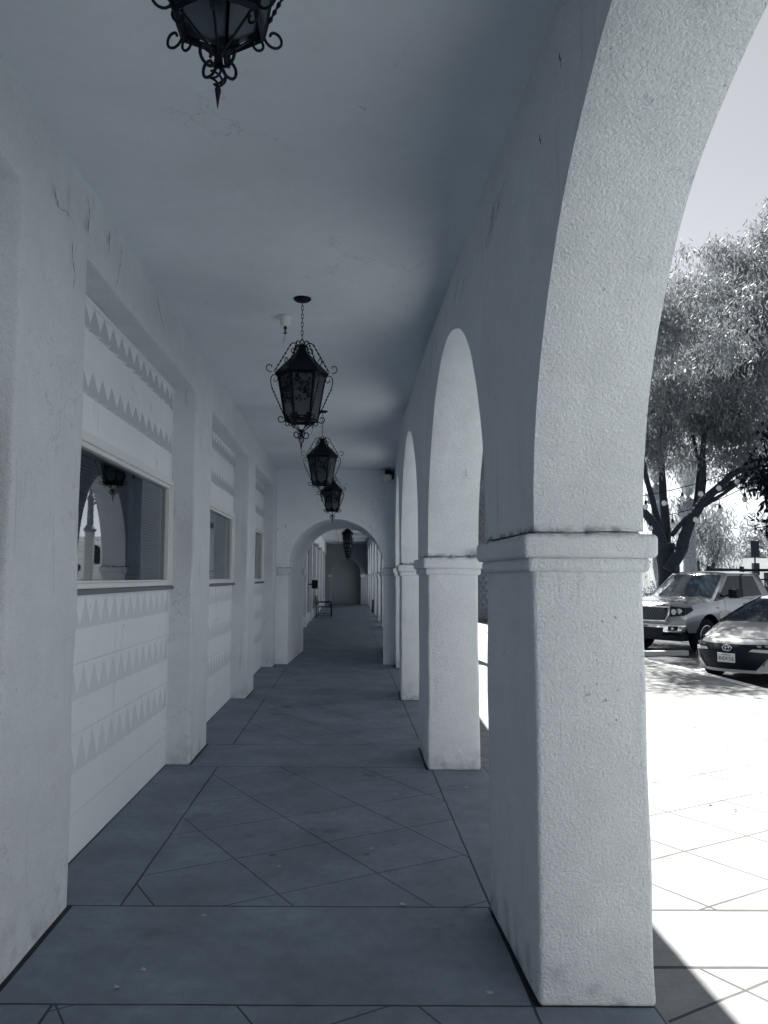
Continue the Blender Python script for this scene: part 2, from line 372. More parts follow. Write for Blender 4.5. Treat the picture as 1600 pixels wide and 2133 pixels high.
# arches: one continuous wall above the springing
def arch_wall(name, spans, y0, y1, ztop):
    st = []                                 # (y, zlow)
    y = y0
    edges = []
    for (a0, b0), (a1, b1) in zip(spans, spans[1:]): edges.append((b0, a1))
    cur = y0
    for (oa, ob) in edges:
        n = max(1, int((oa - cur) / .15))
        for i in range(n): st.append((cur + (oa - cur) * i / n, SPR))
        c = (oa + ob) / 2; r = (ob - oa) / 2
        K = 48
        for i in range(K + 1):
            th = math.pi * (1 - i / K)
            rr = r + .006 * noise.noise(Vector((c, th * 4, 1.3)))
            rz = r * (1.05 if 5 < c < 6 else 1.01)
            st.append((c + rr * math.cos(th), SPR + rz * math.sin(th) + .006 * noise.noise(Vector((c + 5, th * 4, 2.)))))
        cur = ob
    n = max(1, int((y1 - cur) / .15))
    for i in range(n + 1): st.append((cur + (y1 - cur) * i / n, SPR))
    vs = []; NZ = 9
    for (y, zl) in st:
        for k in range(NZ + 1):
            z = zl + (ztop - zl) * k / NZ
            vs.append((pin(y) + wav((0, y, z), .008, 1.4, 3), y, z))
        for k in range(NZ + 1):
            z = zl + (ztop - zl) * k / NZ
            vs.append((pout(y) + wav((1, y, z), .008, 1.4, 4), y, z))
        for k in range(1, 3):
            x = pin(y) + (pout(y) - pin(y)) * k / 3
            vs.append((x, y, zl + wav((x, y, zl), .008, 3, 5)))
    W = 2 * (NZ + 1) + 2; fs = []
    for i in range(len(st) - 1):
        A = i * W; B = A + W
        for k in range(NZ):
            fs.append((A + k, A + k + 1, B + k + 1, B + k)); o2 = NZ + 1
            fs.append((A + o2 + k, B + o2 + k, B + o2 + k + 1, A + o2 + k + 1))
        if st[i][1] > SPR + .002 or st[i + 1][1] > SPR + .002:
            cs = [0, 2 * NZ + 2, 2 * NZ + 3, NZ + 1]
            for c0, c1 in zip(cs, cs[1:]): fs.append((A + c0, B + c0, B + c1, A + c1))
        fs.append((A + NZ, A + 2 * NZ + 1, B + 2 * NZ + 1, B + NZ))
    o = mesh_obj(name, vs, fs, M['stucco'], BLD, True)
    bm = bmesh.new(); bm.from_mesh(o.data); bmesh.ops.remove_doubles(bm, verts=bm.verts, dist=.0004); bm.to_mesh(o.data); bm.free()
    bevel(o, .014, 2, 50)
    return o
arch_wall('arch_wall', PIER + PIER2, -4.5, 49.7, 4.42)

# ceiling and roof
g = MB()
nx, ny = 6, 90
vs = [(-1.9 + 3.6 * i / nx, -5 + 55 * j / ny, HC + wav((i * .5, j * .6, 0), .012, .9, 8)) for j in range(ny + 1) for i in range(nx + 1)]
fs = [(j * (nx + 1) + i, (j + 1) * (nx + 1) + i, (j + 1) * (nx + 1) + i + 1, j * (nx + 1) + i + 1) for j in range(ny) for i in range(nx)]
# keep the ceiling inside the arcade wall
vs = [(min(v[0], pin(v[1]) + .1), v[1], v[2]) for v in vs]
mesh_obj('ceiling', vs, fs, M['ceiling'], BLD, True)
g = MB(); g.box(-9, .66, -5, 49.7, 3.70, 4.15); g.build('roof', M['tile'], BLD)

# shop wall: header, pilasters, block panels, windows
PIL = [(-5, -3.7), (-.6, .25), (3.235, 4.07), (7.06, 7.90), (10.84, 11.66), (14.6, 15.06)]
def shop_frame():
    """Pilasters and the beam over them as one plastered surface, with reveals and soffits into each bay."""
    yb = [v_ for p_ in PIL for v_ in p_]; Y = []; solid = []
    for i, (a, b_) in enumerate(zip(yb, yb[1:])):
        n = max(2, round((b_ - a) / .16))
        for k in range(n): Y.append(a + (b_ - a) * k / n); solid.append(i % 2 == 0)
    Y.append(yb[-1]); Z = [3.25 * k / 20 for k in range(21)] + [3.25 + .41 * k / 3 for k in range(1, 4)]
    D = [0, -.03, -.10, -.20, -.58]
    idx = {}; vs = []; fs = []
    def V(i, j, k):
        if (i, j, k) not in idx:
            p_ = (XP + D[k], Y[i], Z[j]); q = .010 if k < 4 else 0
            idx[(i, j, k)] = len(vs); vs.append((p_[0] + wav(p_, q, 2.1, 1), p_[1] + wav(p_, q, 2.1, 2), p_[2] + (wav(p_, q, 2.1, 3) if 0 < j < 23 else 0)))
        return idx[(i, j, k)]
    S = lambda i, j: 0 <= i < len(solid) and (solid[i] or j >= 20)
    for i in range(len(solid)):
        for j in range(23):
            if S(i, j): fs.append((V(i, j, 0), V(i + 1, j, 0), V(i + 1, j + 1, 0), V(i, j + 1, 0)))
            if j < 20 and solid[i] and not S(i + 1, j):
                for k in range(4): fs.append((V(i + 1, j, k), V(i + 1, j, k + 1), V(i + 1, j + 1, k + 1), V(i + 1, j + 1, k)))
            if j < 20 and solid[i] and not S(i - 1, j):
                for k in range(4): fs.append((V(i, j, k), V(i, j + 1, k), V(i, j + 1, k + 1), V(i, j, k + 1)))
            if j == 20 and not solid[i]:
                for k in range(4): fs.append((V(i, j, k), V(i, j, k + 1), V(i + 1, j, k + 1), V(i + 1, j, k)))
    o = mesh_obj('shop_wall', vs, fs, M['pilaster'], BLD, True); bevel(o, .02, 3, 50)
shop_frame()
def tooth_row(mb, ya, yb, z0, z1, x, d, p=.197, ph=0.):
    """One course of blocks cast with pointed facets that fold out of the face; the sloping facets have shade painted into their colour."""
    n = int((yb - ya) / p) + 1; zb = z0 + .014
    cl = lambda y: max(ya, min(yb, y))
    for i in range(-1, n + 1):
        y = ya + ph + i * p
        B = (x, cl(y + .12 * p), zb); dd = d if (y + .12 * p >= ya and y + 1.12 * p <= yb) else 0; C_ = (x + dd, cl(y + .90 * p), zb); T = (x, cl(y + .66 * p), z1 - .012)
        B2 = (x, cl(y + 1.12 * p), zb); T2 = (x, cl(y + 1.66 * p), z1 - .012)
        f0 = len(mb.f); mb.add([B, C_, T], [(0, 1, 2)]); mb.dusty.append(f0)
        mb.add([C_, B2, T], [(0, 1, 2)]); mb.add([B2, T2, T], [(0, 1, 2)]); mb.add([B, C_, B2], [(0, 2, 1)])
        mb.add([T, T2, (x, T2[1], z1), (x, T[1], z1)], [(0, 1, 2, 3)])
        mb.add([(x, B[1], z0), (x, B2[1], z0), B2, B], [(0, 1, 2, 3)])
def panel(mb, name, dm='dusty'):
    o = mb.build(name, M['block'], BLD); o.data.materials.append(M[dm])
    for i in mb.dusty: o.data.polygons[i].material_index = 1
def flat_row(mb, ya, yb, z0, z1, x, rib=True):
    gq = .004
    mb.quad((x, ya, z0 + gq), (x, yb, z0 + gq), (x, yb, z1), (x, ya, z1))
    mb.quad((x, ya, z0), (x, yb, z0), (x - .006, yb, z0 + .001), (x - .006, ya, z0 + .001))
    mb.quad((x - .006, ya, z0 + .001), (x - .006, yb, z0 + .001), (x, yb, z0 + gq), (x, ya, z0 + gq))
    if rib:
        y = ya + .1
        while y < yb - .05:
            w = .02; mb.add([(x + .0, y - w, z0 + gq), (x + .005, y, z0 + gq), (x, y + w, z0 + gq), (x, y - w, z1), (x + .003, y, z1), (x, y + w, z1)], [(0, 1, 4, 3), (1, 2, 5, 4)]); y += .197
BAYS = [(.25, 3.235), (4.07, 7.06), (7.90, 10.84), (11.66, 14.6)]
for bi, (a, b_) in enumerate(BAYS):
    up = MB(); up.dusty = []; z = 3.245
    for kind, hh in (('t', .195), ('f', .2), ('t', .19), ('f', .215)):
        (tooth_row(up, a, b_, z - hh, z, XR, .034, ph=.03 * bi) if kind == 't' else flat_row(up, a, b_, z - hh, z, XR)); z -= hh
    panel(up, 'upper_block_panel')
    lo = MB(); lo.dusty = []; z = 1.49
    for kind, hh in (('t', .205), ('f', .19), ('t', .21), ('f', .19), ('t', .22), ('f', .23), ('f', .245)):
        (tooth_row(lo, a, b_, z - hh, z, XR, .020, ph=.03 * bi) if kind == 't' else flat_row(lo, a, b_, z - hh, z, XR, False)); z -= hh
    panel(lo, 'lower_block_panel', 'facet_shade_soft')
    tr = MB(); tr.box(XR, XR + .018, a, b_, 3.222, 3.247); tr.build('moulding', M['block'], BLD)
    # window
    wz0, wz1 = 1.525, 2.445
    fr = MB()
    for y0_, y1_, za, zb, xx in ((a, b_, wz1 - .055, wz1 + .004, XR + .022), (a, b_, wz0 - .0, wz0 + .035, XR + .022), (b_ - .07, b_, wz0 + .035, wz1 - .055, XR + .022), (a, a + .07, wz0 + .035, wz1 - .055, XR + .022)):
        fr.box(XR - .1, xx, y0_, y1_, za, zb)
    for y0_, y1_, za, zb, xx in ((a + .07, b_ - .07, wz1 - .085, wz1 - .055, XR + .006), (a + .07, b_ - .07, wz0 + .035, wz0 + .05, XR + .006), (b_ - .10, b_ - .07, wz0 + .05, wz1 - .085, XR + .006), (a + .07, a + .10, wz0 + .05, wz1 - .085, XR + .006)):
        fr.box(XR - .1, xx, y0_, y1_, za, zb)
    win = fr.build('window', M['frame'], BLD); bevel(win, .004, 1)
    gl = MB(); gl.quad((XR - .03, a + .09, wz0 + .04), (XR - .03, b_ - .09, wz0 + .04), (XR - .03, b_ - .09, wz1 - .07), (XR - .03, a + .09, wz1 - .07)); gl.build('pane', M['glass'], win)
    sl = MB(); sl.box(XR - .1, XR + .035, a, b_, wz0 - .032, wz0 - .002); sl.build('sill', M['sill'], win)
    ym = a + (5.93 - 4.07)
    bl = MB()
    for k in range(42):
        z = wz0 + .03 + k * .0225
        bl.box(XR - .085, XR - .065, ym if bi == 1 else a + .1, b_ - .03, z, z + .018, Matrix.Identity(4))
    bl.build('blind', M['blind'], win)
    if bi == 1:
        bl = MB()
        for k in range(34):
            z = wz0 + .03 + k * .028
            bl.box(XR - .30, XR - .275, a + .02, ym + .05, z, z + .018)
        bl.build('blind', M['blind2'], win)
# interior shell keeps the rooms behind the glass dark
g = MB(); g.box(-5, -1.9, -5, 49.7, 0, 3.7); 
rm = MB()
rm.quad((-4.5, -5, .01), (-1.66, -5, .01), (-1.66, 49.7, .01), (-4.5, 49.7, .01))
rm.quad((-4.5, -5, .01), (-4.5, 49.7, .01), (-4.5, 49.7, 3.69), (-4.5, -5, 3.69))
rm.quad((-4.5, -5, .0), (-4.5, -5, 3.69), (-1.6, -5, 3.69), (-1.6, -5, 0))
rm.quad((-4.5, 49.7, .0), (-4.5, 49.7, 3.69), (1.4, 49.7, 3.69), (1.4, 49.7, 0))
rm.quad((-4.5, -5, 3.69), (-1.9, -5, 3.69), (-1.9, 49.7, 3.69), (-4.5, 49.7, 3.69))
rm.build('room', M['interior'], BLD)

# dark open joints where the slabs meet the plaster
for a, b_ in PIL:
    g = MB(); g.box(XP - .01, XP + .022, a - .01, b_, -.002, .004); g.build('base_joint', M['black'], BLD)
for a, b_ in PIER[2:]:
    g = MB(); g.add([(pin(a) - .022, a, .004), (pin(a) + .01, a, .004), (pin(b_) + .01, b_, .004), (pin(b_) - .012, b_, .004)], [(0, 1, 2, 3)]); g.build('base_joint', M['black'], BLD)
# cracks and rust runs in the plaster
def crack(x, sg, pts, w=.005):
    rr_ = random.Random(int(pts[0][0] * 1000)); fine = []
    for (y0_, z0_), (y1_, z1_) in zip(pts, pts[1:]):
        for k in range(6):
            t_ = k / 6; fine.append((y0_ + (y1_ - y0_) * t_ + rr_.uniform(-1, 1) * .006, z0_ + (z1_ - z0_) * t_ + rr_.uniform(-1, 1) * .006))
    fine.append(pts[-1]); n_ = len(fine)
    V_ = []
    for i, (y_, z_) in enumerate(fine):
        q = w * (.25 + .9 * rr_.random()) * (math.sin(math.pi * (i + .6) / (n_ + .2)) ** .5); V_ += [(x(y_), y_ - q, z_ - q * .3), (x(y_), y_ + q, z_ + q * .3)]
    CR = MB(); CR.add(V_, [(2 * i, 2 * i + 1, 2 * i + 3, 2 * i + 2) if sg > 0 else (2 * i, 2 * i + 2, 2 * i + 3, 2 * i + 1) for i in range(n_ - 1)]); CR.build('plaster_crack', M['crackline'], BLD)
for q_ in [[(3.535, 3.374), (3.569, 3.334), (3.609, 3.296), (3.694, 3.324), (3.786, 3.326)], [(3.796, 3.227), (3.811, 3.137), (3.852, 3.069), (3.824, 2.998)], [(3.994, 3.546), (4.031, 3.482), (4.02, 3.349)], [(4.383, 3.541), (4.379, 3.395)], [(4.619, 3.558), (4.586, 3.393), (4.532, 3.26)], [(5.295, 3.6), (5.286, 3.575)], [(5.467, 3.567), (5.59, 3.472), (5.747, 3.381)], [(7.3, 2.944), (7.25, 2.825), (7.27, 2.732)], [(6.856, 3.514), (6.831, 3.338)], [(9.925, 3.55), (10.0, 3.35)]]: crack(lambda y: XP + .0115, 1, q_, .006)
for q_ in [[(3.591, 3.377), (3.778, 3.397), (3.85, 3.308), (3.994, 3.271)], [(3.531, 3.403), (3.653, 3.361), (3.719, 3.298)], [(4.765, 3.473), (4.983, 3.433), (5.151, 3.333)], [(4.63, 3.376), (4.88, 3.303)], [(5.346, 3.432), (5.561, 3.419)], [(6.075, 3.493), (6.43, 3.403), (6.627, 3.214)], [(2.618, 3.389), (2.609, 3.331)], [(2.914, 3.268), (2.901, 3.223)], [(5.917, 3.407), (6.182, 3.353)]]: crack(lambda y: pin(y) - .0115, -1, q_, .011)

# portal (cross arch) : wall with barrel opening
def portal(name, ya, yb, xl, xr_, cx_, r, spr, top, back=False, skew=0., pm='smooth'):
    K = 36
    st = [(xl, 0.), (cx_ - r, 0.)]
    prof = [(cx_ - r, 0), (cx_ - r, spr)] + [(cx_ - r * math.cos(math.pi * i / K), spr + r * math.sin(math.pi * i / K)) for i in range(1, K)] + [(cx_ + r, spr), (cx_ + r, 0)]
    n = len(prof); vs = []; fs = []
    ND = 6
    for d in range(ND + 1):
        y = ya + (yb - ya) * d / ND
        for (x, z) in prof: vs.append((x + (skew * d / ND if 0 < x - cx_ + r + .1 else 0) + wav((x, y, z), .006, 2, 6), y, z + wav((x, y, z), .006, 2, 7)))
    for d in range(ND):
        for i in range(n - 1):
            fs.append((d * n + i, d * n + i + 1, (d + 1) * n + i + 1, (d + 1) * n + i))
    for d, y in ((0, ya), (ND, yb)):
        b0 = len(vs); 
        outer = []
        for (x, z) in prof:
            if z <= spr: p = (xl if x < cx_ else xr_, y, z)
            else: 
                t = (x - (cx_ - r)) / (2 * r); p = (xl + (xr_ - xl) * t, y, top)
            outer.append(p)
        outer[1] = (xl, y, spr); outer[-2] = (xr_, y, spr)
        vs += outer
        for i in range(n - 1):
            q = (d * n + i, b0 + i, b0 + i + 1, d * n + i + 1)
            fs.append(q if d else q[::-1])
        b1 = len(vs); vs += [(xl, y, top), (xr_, y, top)]
        fs.append((d * n + 1, b0 + 1, b1) if False else (b0 + 1, b1, b0 + 2)); fs.append((b0 + n - 2, b1 + 1, b0 + n - 3))
    o = mesh_obj(name, vs, fs, M[pm], BLD, False); 
    bm = bmesh.new(); bm.from_mesh(o.data); bmesh.ops.recalc_face_normals(bm, faces=bm.faces); bm.to_mesh(o.data); bm.free()
    bevel(o, .014, 2, 50)
    for sx in (-1, 1):
        for y0_ in (ya, yb - .3):
            xe = cx_ + sx * r + (skew if y0_ > ya else 0)
            for e, z0, z1 in ((.045, spr - .11, spr - .012), (.022, spr - .17, spr - .105)):
                x0_, x1_ = (xe - .20, xe + e) if sx < 0 else (xe - e, xe + .20)
                rough_box('capital', x0_, x1_, y0_ - e, y0_ + .3 + e, z0, z1, M['stucco'], o, step=.1, amp=.005, bev=.012)
    return o
portal('portal_arch', 15.06, 17.9, -1.95, 1.25, -.25, .885, 1.80, HC + .04, skew=.13)
# second bay run
rough_box('header', -1.95, -1.372, 17.9, 48.5, 2.98, HC + .05, M['smooth'], BLD, step=.6, amp=.008, bev=.02)
y = 19.6
sp2 = []
k = 0
pil2 = [(17.9, 18.9)] + [(22.4 + 3.8 * i, 22.85 + 3.8 * i) for i in range(7)]
for a, b_ in pil2:
    rough_box('pilaster', -1.95, -1.368, a, b_, 0, 2.98, M['pilaster'], BLD, step=.5, amp=.005, bev=.015)
for (a0, a), (b_, b1) in zip(pil2, pil2[1:] + [(48.5, 48.5)]):
    pl = MB(); pl.box(-1.9, -1.43, a, b_, 0, .34); pl.build('plinth', M['pilaster'], BLD)
    fr = MB()
    for y0_, y1_, z0, z1 in ((a, a + .06, .34, 2.98), (b_ - .06, b_, .34, 2.98), ((a + b_) / 2 - .03, (a + b_) / 2 + .03, .34, 2.98), (a + .06, b_ - .06, 2.3, 2.36)):
        fr.box(-1.62, -1.50, y0_, y1_, z0, z1)
    w = fr.build('shop_window', M['shade'], BLD)
    q = MB(); q.quad((-1.56, a, .34), (-1.56, b_, .34), (-1.56, b_, 2.98), (-1.56, a, 2.98)); q.build('pane', M['shopglass'], w)
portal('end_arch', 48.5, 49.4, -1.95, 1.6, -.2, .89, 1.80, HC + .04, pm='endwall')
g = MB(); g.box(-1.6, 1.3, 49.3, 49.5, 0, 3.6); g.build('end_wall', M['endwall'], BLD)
g = MB(); g.box(-.2, 3.0, -7.5, -7.3, 0, .1)

# small things on walls
def cam_dome():
    r_ = tag(empty('security_camera', (.70, 14.86, 3.47)), 'round security camera housing at the top corner beside the far cross arch', 'camera')
    d = MB(); d.lathe([(.10, .03), (.105, 0), (.095, -.05), (.065, -.09), (.02, -.11)], 18); d.build('dome', M['plasticwhite'], r_, True)
    b2 = MB(); b2.box(-.04, .04, -.04, .2, .03, .12); b2.box(.06, .12, -.06, .06, -.05, .10); b2.build('bracket', M['dark'], r_)
cam_dome()
bench = None

# ------------------------------------------------------------------ lanterns
def arc2(cx_, cz, r0, r1, a0, a1, n=14):
    return [(cx_ + (r0 + (r1 - r0) * i / n) * math.cos(R(a0 + (a1 - a0) * i / n)), cz + (r0 + (r1 - r0) * i / n) * math.sin(R(a0 + (a1 - a0) * i / n))) for i in range(n + 1)]
def rad(pts, th):             # (r,z) profile in a vertical plane through the axis
    return [Vector((p[0] * math.cos(th), p[0] * math.sin(th), p[1])) for p in pts]
def twisted(mb, pts, r, bead=8):
    fine = []; rr = []
    seg = len(pts) - 1; N_ = bead * 4
    for i in range(N_ + 1):
        t = i / N_ * seg; k = min(seg - 1, int(t)); f = t - k
        fine.append(pts[k].lerp(pts[k + 1], f)); rr.append(r * (1 + .45 * math.sin(i * math.pi / 2)))
    mb.tube(fine, rr, 5)
def make_lantern():
    """Origin at the canopy on the ceiling; heights below are measured down from it."""
    L_ = empty('lantern')
    c = MB(); c.lathe([(.02, .01), (.064, .004), (.064, -.008), (.05, -.018), (.012, -.022)], 24); c.build('canopy', M['iron'], L_, True)
    ch = MB(); z = -.02; k = 0
    while z > -.30:
        pts = [((.009 * math.cos(a)) if k % 2 else 0, 0 if k % 2 else .009 * math.cos(a), z - .017 + .019 * math.sin(a)) for a in [2 * math.pi * i / 10 for i in range(10)]]
        ch.tube(pts, .0024, 5, closed=True); z -= .030; k += 1
    ch.build('chain', M['iron'], L_)
    ring = MB(); ring.tube([(.016 * math.cos(a), 0, -.315 + .016 * math.sin(a)) for a in [2 * math.pi * i / 12 for i in range(12)]], .003, 5, closed=True); ring.build('ring', M['iron'], L_)
    zh, ze, zb = -.345, -.535, -.875       # hub, eave, body bottom
    RE, RT, RB = .195, .168, .112
    th = [R(60 * i) for i in range(6)]
    ro = MB(); prof = [(.028, zh + .01), (.030, zh - .03), (.045, zh - .045), (RE, ze), (RE - .004, ze - .016), (RT - .01, ze - .012)]
    vs = [(r_ * math.cos(t), r_ * math.sin(t), z_) for r_, z_ in prof for t in th]
    fs = [(i * 6 + j, (i + 1) * 6 + j, (i + 1) * 6 + (j + 1) % 6, i * 6 + (j + 1) % 6) for i in range(len(prof) - 1) for j in range(6)] + [tuple(range(6))]
    ro.add(vs, fs); ro.build('roof', M['iron'], L_)
    fb = MB()
    for t in th:
        a = Vector((RT * math.cos(t), RT * math.sin(t), ze - .012)); b_ = Vector((RB * math.cos(t), RB * math.sin(t), zb)); fb.tube([a, b_], [.011, .009], 4)
    for rr_, zz, w in ((RT, ze - .022, .012), (RB, zb, .010), (RB + .006, zb + .022, .004)):
        fb.tube([(rr_ * math.cos(t), rr_ * math.sin(t), zz) for t in th], w, 4, closed=True)
    # stepped corner leaves at the foot of each panel
    for i in range(6):
        t0, t1 = th[i], th[(i + 1) % 6]
        A = Vector((RB * math.cos(t0), RB * math.sin(t0), zb)); B = Vector((RB * math.cos(t1), RB * math.sin(t1), zb))
        for s, hgt in ((.12, .045), (.27, .026), (.73, .026), (.88, .045)):
            p = A.lerp(B, s); fb.box(-.011, .011, -.002, .003, 0, hgt, Matrix.Translation(p) @ Matrix.Rotation((t0 + t1) / 2 + R(90), 4, 'Z') @ Matrix.Rotation(R(9), 4, 'X'))
    fb.build('frame', M['iron'], L_)
    for i in range(6):
        t0, t1 = th[i], th[(i + 1) % 6]
        def P(u, v, off=0):
            a = Vector((RT * math.cos(t0), RT * math.sin(t0), ze - .012)).lerp(Vector((RT * math.cos(t1), RT * math.sin(t1), ze - .012)), u)
            b_ = Vector((RB * math.cos(t0), RB * math.sin(t0), zb)).lerp(Vector((RB * math.cos(t1), RB * math.sin(t1), zb)), u)
            q = a.lerp(b_, v); n_ = Vector((math.cos((t0 + t1) / 2), math.sin((t0 + t1) / 2), 0)); return q + n_ * off
        pn = MB(); pn.quad(P(0.03, .03, -.004), P(.97, .03, -.004), P(.97, .97, -.004), P(.03, .97, -.004)); pane = pn.build('pane', M['seedy'], L_)
        fg = MB(); rr2 = random.Random(i)
        for kk in range(24):                                    # leafy scrolled filigree over the upper glass
            u, v = .16 + .68 * rr2.random(), .06 + .56 * rr2.random(); r_ = .010 + .012 * rr2.random(); a0 = rr2.random() * 6.28
            pts = []
            for s in range(9):
                aa = a0 + s * .6; q_ = r_ * (1 - s / 11)
                pts.append(P(min(1.02, max(-.02, u + q_ * math.cos(aa) / .15)), v + q_ * math.sin(aa) / .34, .004 + .004 * rr2.random()))
            fg.tube(pts, .0028, 4)
        for kk in range(20):
            u, v = .15 + .7 * rr2.random(), .10 + .5 * rr2.random(); r_ = .007 + .007 * rr2.random()
            fg.add([P(u + r_ * math.cos(s * 1.2566) / .15 * (1 if s % 2 else .6), v + r_ * math.sin(s * 1.2566) / .34, .006) for s in range(5)], [(0, 1, 2, 3, 4)])
        fg.build('filigree', M['iron'], L_)
    for t in th:
        s = MB()
        top = arc2(.058, zh - .005, .030, .030, 170, 40, 8)
        pts = rad(top + [(RE + .004, ze + .004)], t); s.tube(pts[:9], .0042, 5); twisted(s, [pts[8], pts[9]], .0046, 7)
        s.tube(rad(arc2(RE + .034, ze + .036, .034, .012, 250, 450 + 90, 16), t), .0036, 5)
        s.tube(rad(arc2(.062, zh - .034, .022, .009, 170, -200, 14), t), .0036, 5)
        s.build('roof_scroll', M['iron'], L_)
        s = MB()
        s.tube(rad(arc2(RT + .030, ze - .062, .006, .024, -120, 150, 10)[::-1] if False else [(RT + .004, ze - .03), (RT + .006, ze - .055), (RT + .020, ze - .068), (RT + .033, ze - .058), (RT + .030, ze - .044)], t), .0034, 5)
        hoop = [(RT + .006, ze - .030), (RT + .020, ze - .016), (RT + .040, ze - .018), (RT + .053, ze - .036), (RT + .056, ze - .065), (RT + .046, ze - .11)]
        s.tube(rad(hoop, t), .0038, 5)
        twisted(s, rad([(RT + .046, ze - .11), (RB + .014, zb + .04)], t), .0045, 8)
        s.tube(rad([(RB + .014, zb + .04), (RB + .006, zb + .005)] + arc2(RB + .034, zb + .012, .028, .012, 195, 195 + 330, 16), t), .0038, 5)
        s.build('side_scroll', M['iron'], L_)
    un = MB()
    for i, t in enumerate(th):
        un.tube(rad([(RB * .86, zb), (.004, zb - .085)], t), .0034, 5)
        un.tube(rad(arc2(RB - .012, zb - .020, .019, .009, 90, -240, 14), t), .0036, 5)
    un.build('base_scrolls', M['iron'], L_)
    fi = MB(); fi.tube([(0, 0, zb - .06), (0, 0, zb - .105)], .011, 8)
    for i in range(4):
        t = R(90 * i + 20); fi.tube(rad([(.006, zb - .088)] + arc2(.036, zb - .096, .028, .011, 215, 215 + 340, 16), t), .0042, 5)
    for i in range(4):
        pts = []
        for k2 in range(15):
            f = k2 / 14; pts.append(((.017 * math.sin(math.pi * f) + .003) * math.cos(R(90 * i + 260 * f)), (.017 * math.sin(math.pi * f) + .003) * math.sin(R(90 * i + 260 * f)), zb - .108 - .052 * f))
        fi.tube(pts, .003, 5)
    fi.lathe([(.004, zb - .157), (.008, zb - .168), (.006, zb - .182), (.0008, zb - .215)], 8)
    fi.build('finial', M['iron'], L_)
    return L_
GL = 'wrought iron lanterns hanging along the arcade ceiling'
lan = make_lantern()
LAN = [(-.298, 1.72, 3.655, 30, 'black wrought iron lantern cut off by the top edge of the picture'),
       (-.348, 5.72, 3.62, 6, 'black iron lantern hanging by the white ceiling fitting, largest one seen whole'),
       (-.333, 9.69, 3.62, 0, 'black iron lantern hanging below and behind the largest whole one'),
       (-.290, 13.55, 3.62, 28, 'black iron lantern hanging just in front of the wall over the cross arch')]
for i, k in enumerate(range(6)):
    LAN.append((-.06, 26.4 + 3.9 * k, 3.60, 10 * k, 'dark iron lantern in the overlapping row seen through the cross arch'))
for i, (x, y, z, rz, lab) in enumerate(LAN):
    o = lan if i == 0 else copy_tree(lan)
    o.location = (x, y, z); o.rotation_euler = (0, 0, R(rz)); o.scale = (1, 1, 1.03) if i else (.93, .93, .93); tag(o, lab, 'lantern', GL if i < 4 else 'lanterns hanging beyond the cross arch')

# ceiling fittings: white cup with a dark stub and loose wire
def fitting():
    f = empty('ceiling_fitting')
    c = MB(); c.lathe([(.058, 0), (.058, -.006), (.046, -.022), (.036, -.07), (.026, -.080)], 18); c.build('cup', M['plasticwhite'], f, True)
    s = MB(); s.tube([(0, 0, -.078), (0, 0, -.10), (0, 0, -.104), (0, 0, -.112), (0, 0, -.128), (0, 0, -.130), (0, 0, -.134)], [.012, .012, .006, .005, .006, .016, .016], 8); s.tube([(0, 0, -.134), (-.004, 0, -.17), (-.018, 0, -.21)], .0018, 4)
    s.build('stub', M['dark'], f); return f
f0 = fitting()
for i, (x, y) in enumerate([(-.505, 6.13), (-.47, 10.1)] + [(-.54, 32 + 4 * k) for k in range(4)]):
    o = f0 if i == 0 else copy_tree(f0); o.location = (x, y, 3.622)
    tag(o, ['white cup-shaped ceiling fitting with a loose wire beside the largest whole lantern', 'ceiling fitting with a dark stub just below the largest whole lantern'][i] if i < 2 else 'tiny dark fitting on the ceiling beyond the cross arch', 'ceiling fitting', 'fittings on the arcade ceiling' if i < 2 else 'far ceiling fittings')

# bench and box beyond the cross arch
bn = tag(empty('bench', (-1.02, 33.2, 0)), 'dark metal tube bench against the shop wall beyond the cross arch', 'bench')
for yy in (-.75, .75):
    a = MB(); a.tube([(.30, yy, 0), (.30, yy, .56), (.24, yy, .60), (-.28, yy, .60), (-.32, yy, .86)], .02, 6); a.tube([(-.28, yy, 0), (-.28, yy, .60)], .02, 6); a.tube([(-.28, yy, .1), (.3, yy, .1)], .012, 5); a.build('side_frame', M['dark'], bn)
a = MB()
for k in range(7): a.box(-.26 + k * .08, -.21 + k * .08, -.75, .75, .40, .42)
a.build('seat', M['dark'], bn)
a = MB()
for k in range(4): a.box(-.32, -.30, -.75, .75, .50 + k * .1, .55 + k * .1)
a.build('backrest', M['dark'], bn)
bx = tag(empty('wall_sign', (-1.27, 28.2, 1.36)), 'small dark square sign standing out from the shop wall beyond the cross arch', 'sign')
a = MB(); a.box(-.03, .18, -.02, .02, -.15, .15); a.build('panel', M['dark'], bx)
a = MB(); a.box(-.14, -.03, -.01, .01, -.02, .02); a.build('bracket', M['dark'], bx)
for k, yy in enumerate((31.0, 34.6)):
    a = empty('wall_lamp', (-1.37, yy, 2.85)); tag(a, ['nearer of two small bright wall lamps on the shop wall beyond the cross arch', 'farther of two small bright wall lamps on the shop wall beyond the cross arch'][k], 'wall lamp', 'wall lamps beyond the cross arch')
    b2 = MB(); b2.lathe([(.03, .05), (.09, .03), (.10, -.06), (.04, -.08)], 12, (.14, 0, 0)); b2.build('shade', M['plasticwhite'], a, True)
    b2 = MB(); b2.tube([(0, 0, 0), (.10, 0, .02)], .012, 5); b2.build('arm', M['dark'], a)
a = MB(); a.lathe([(.11, 0), (.15, .05), (.14, .50), (.16, .52), (.13, .60)], 14, (1.20, 36.9, 0)); tag(a.build('litter_bin', M['dark']), 'dark litter bin standing between the far piers', 'bin')

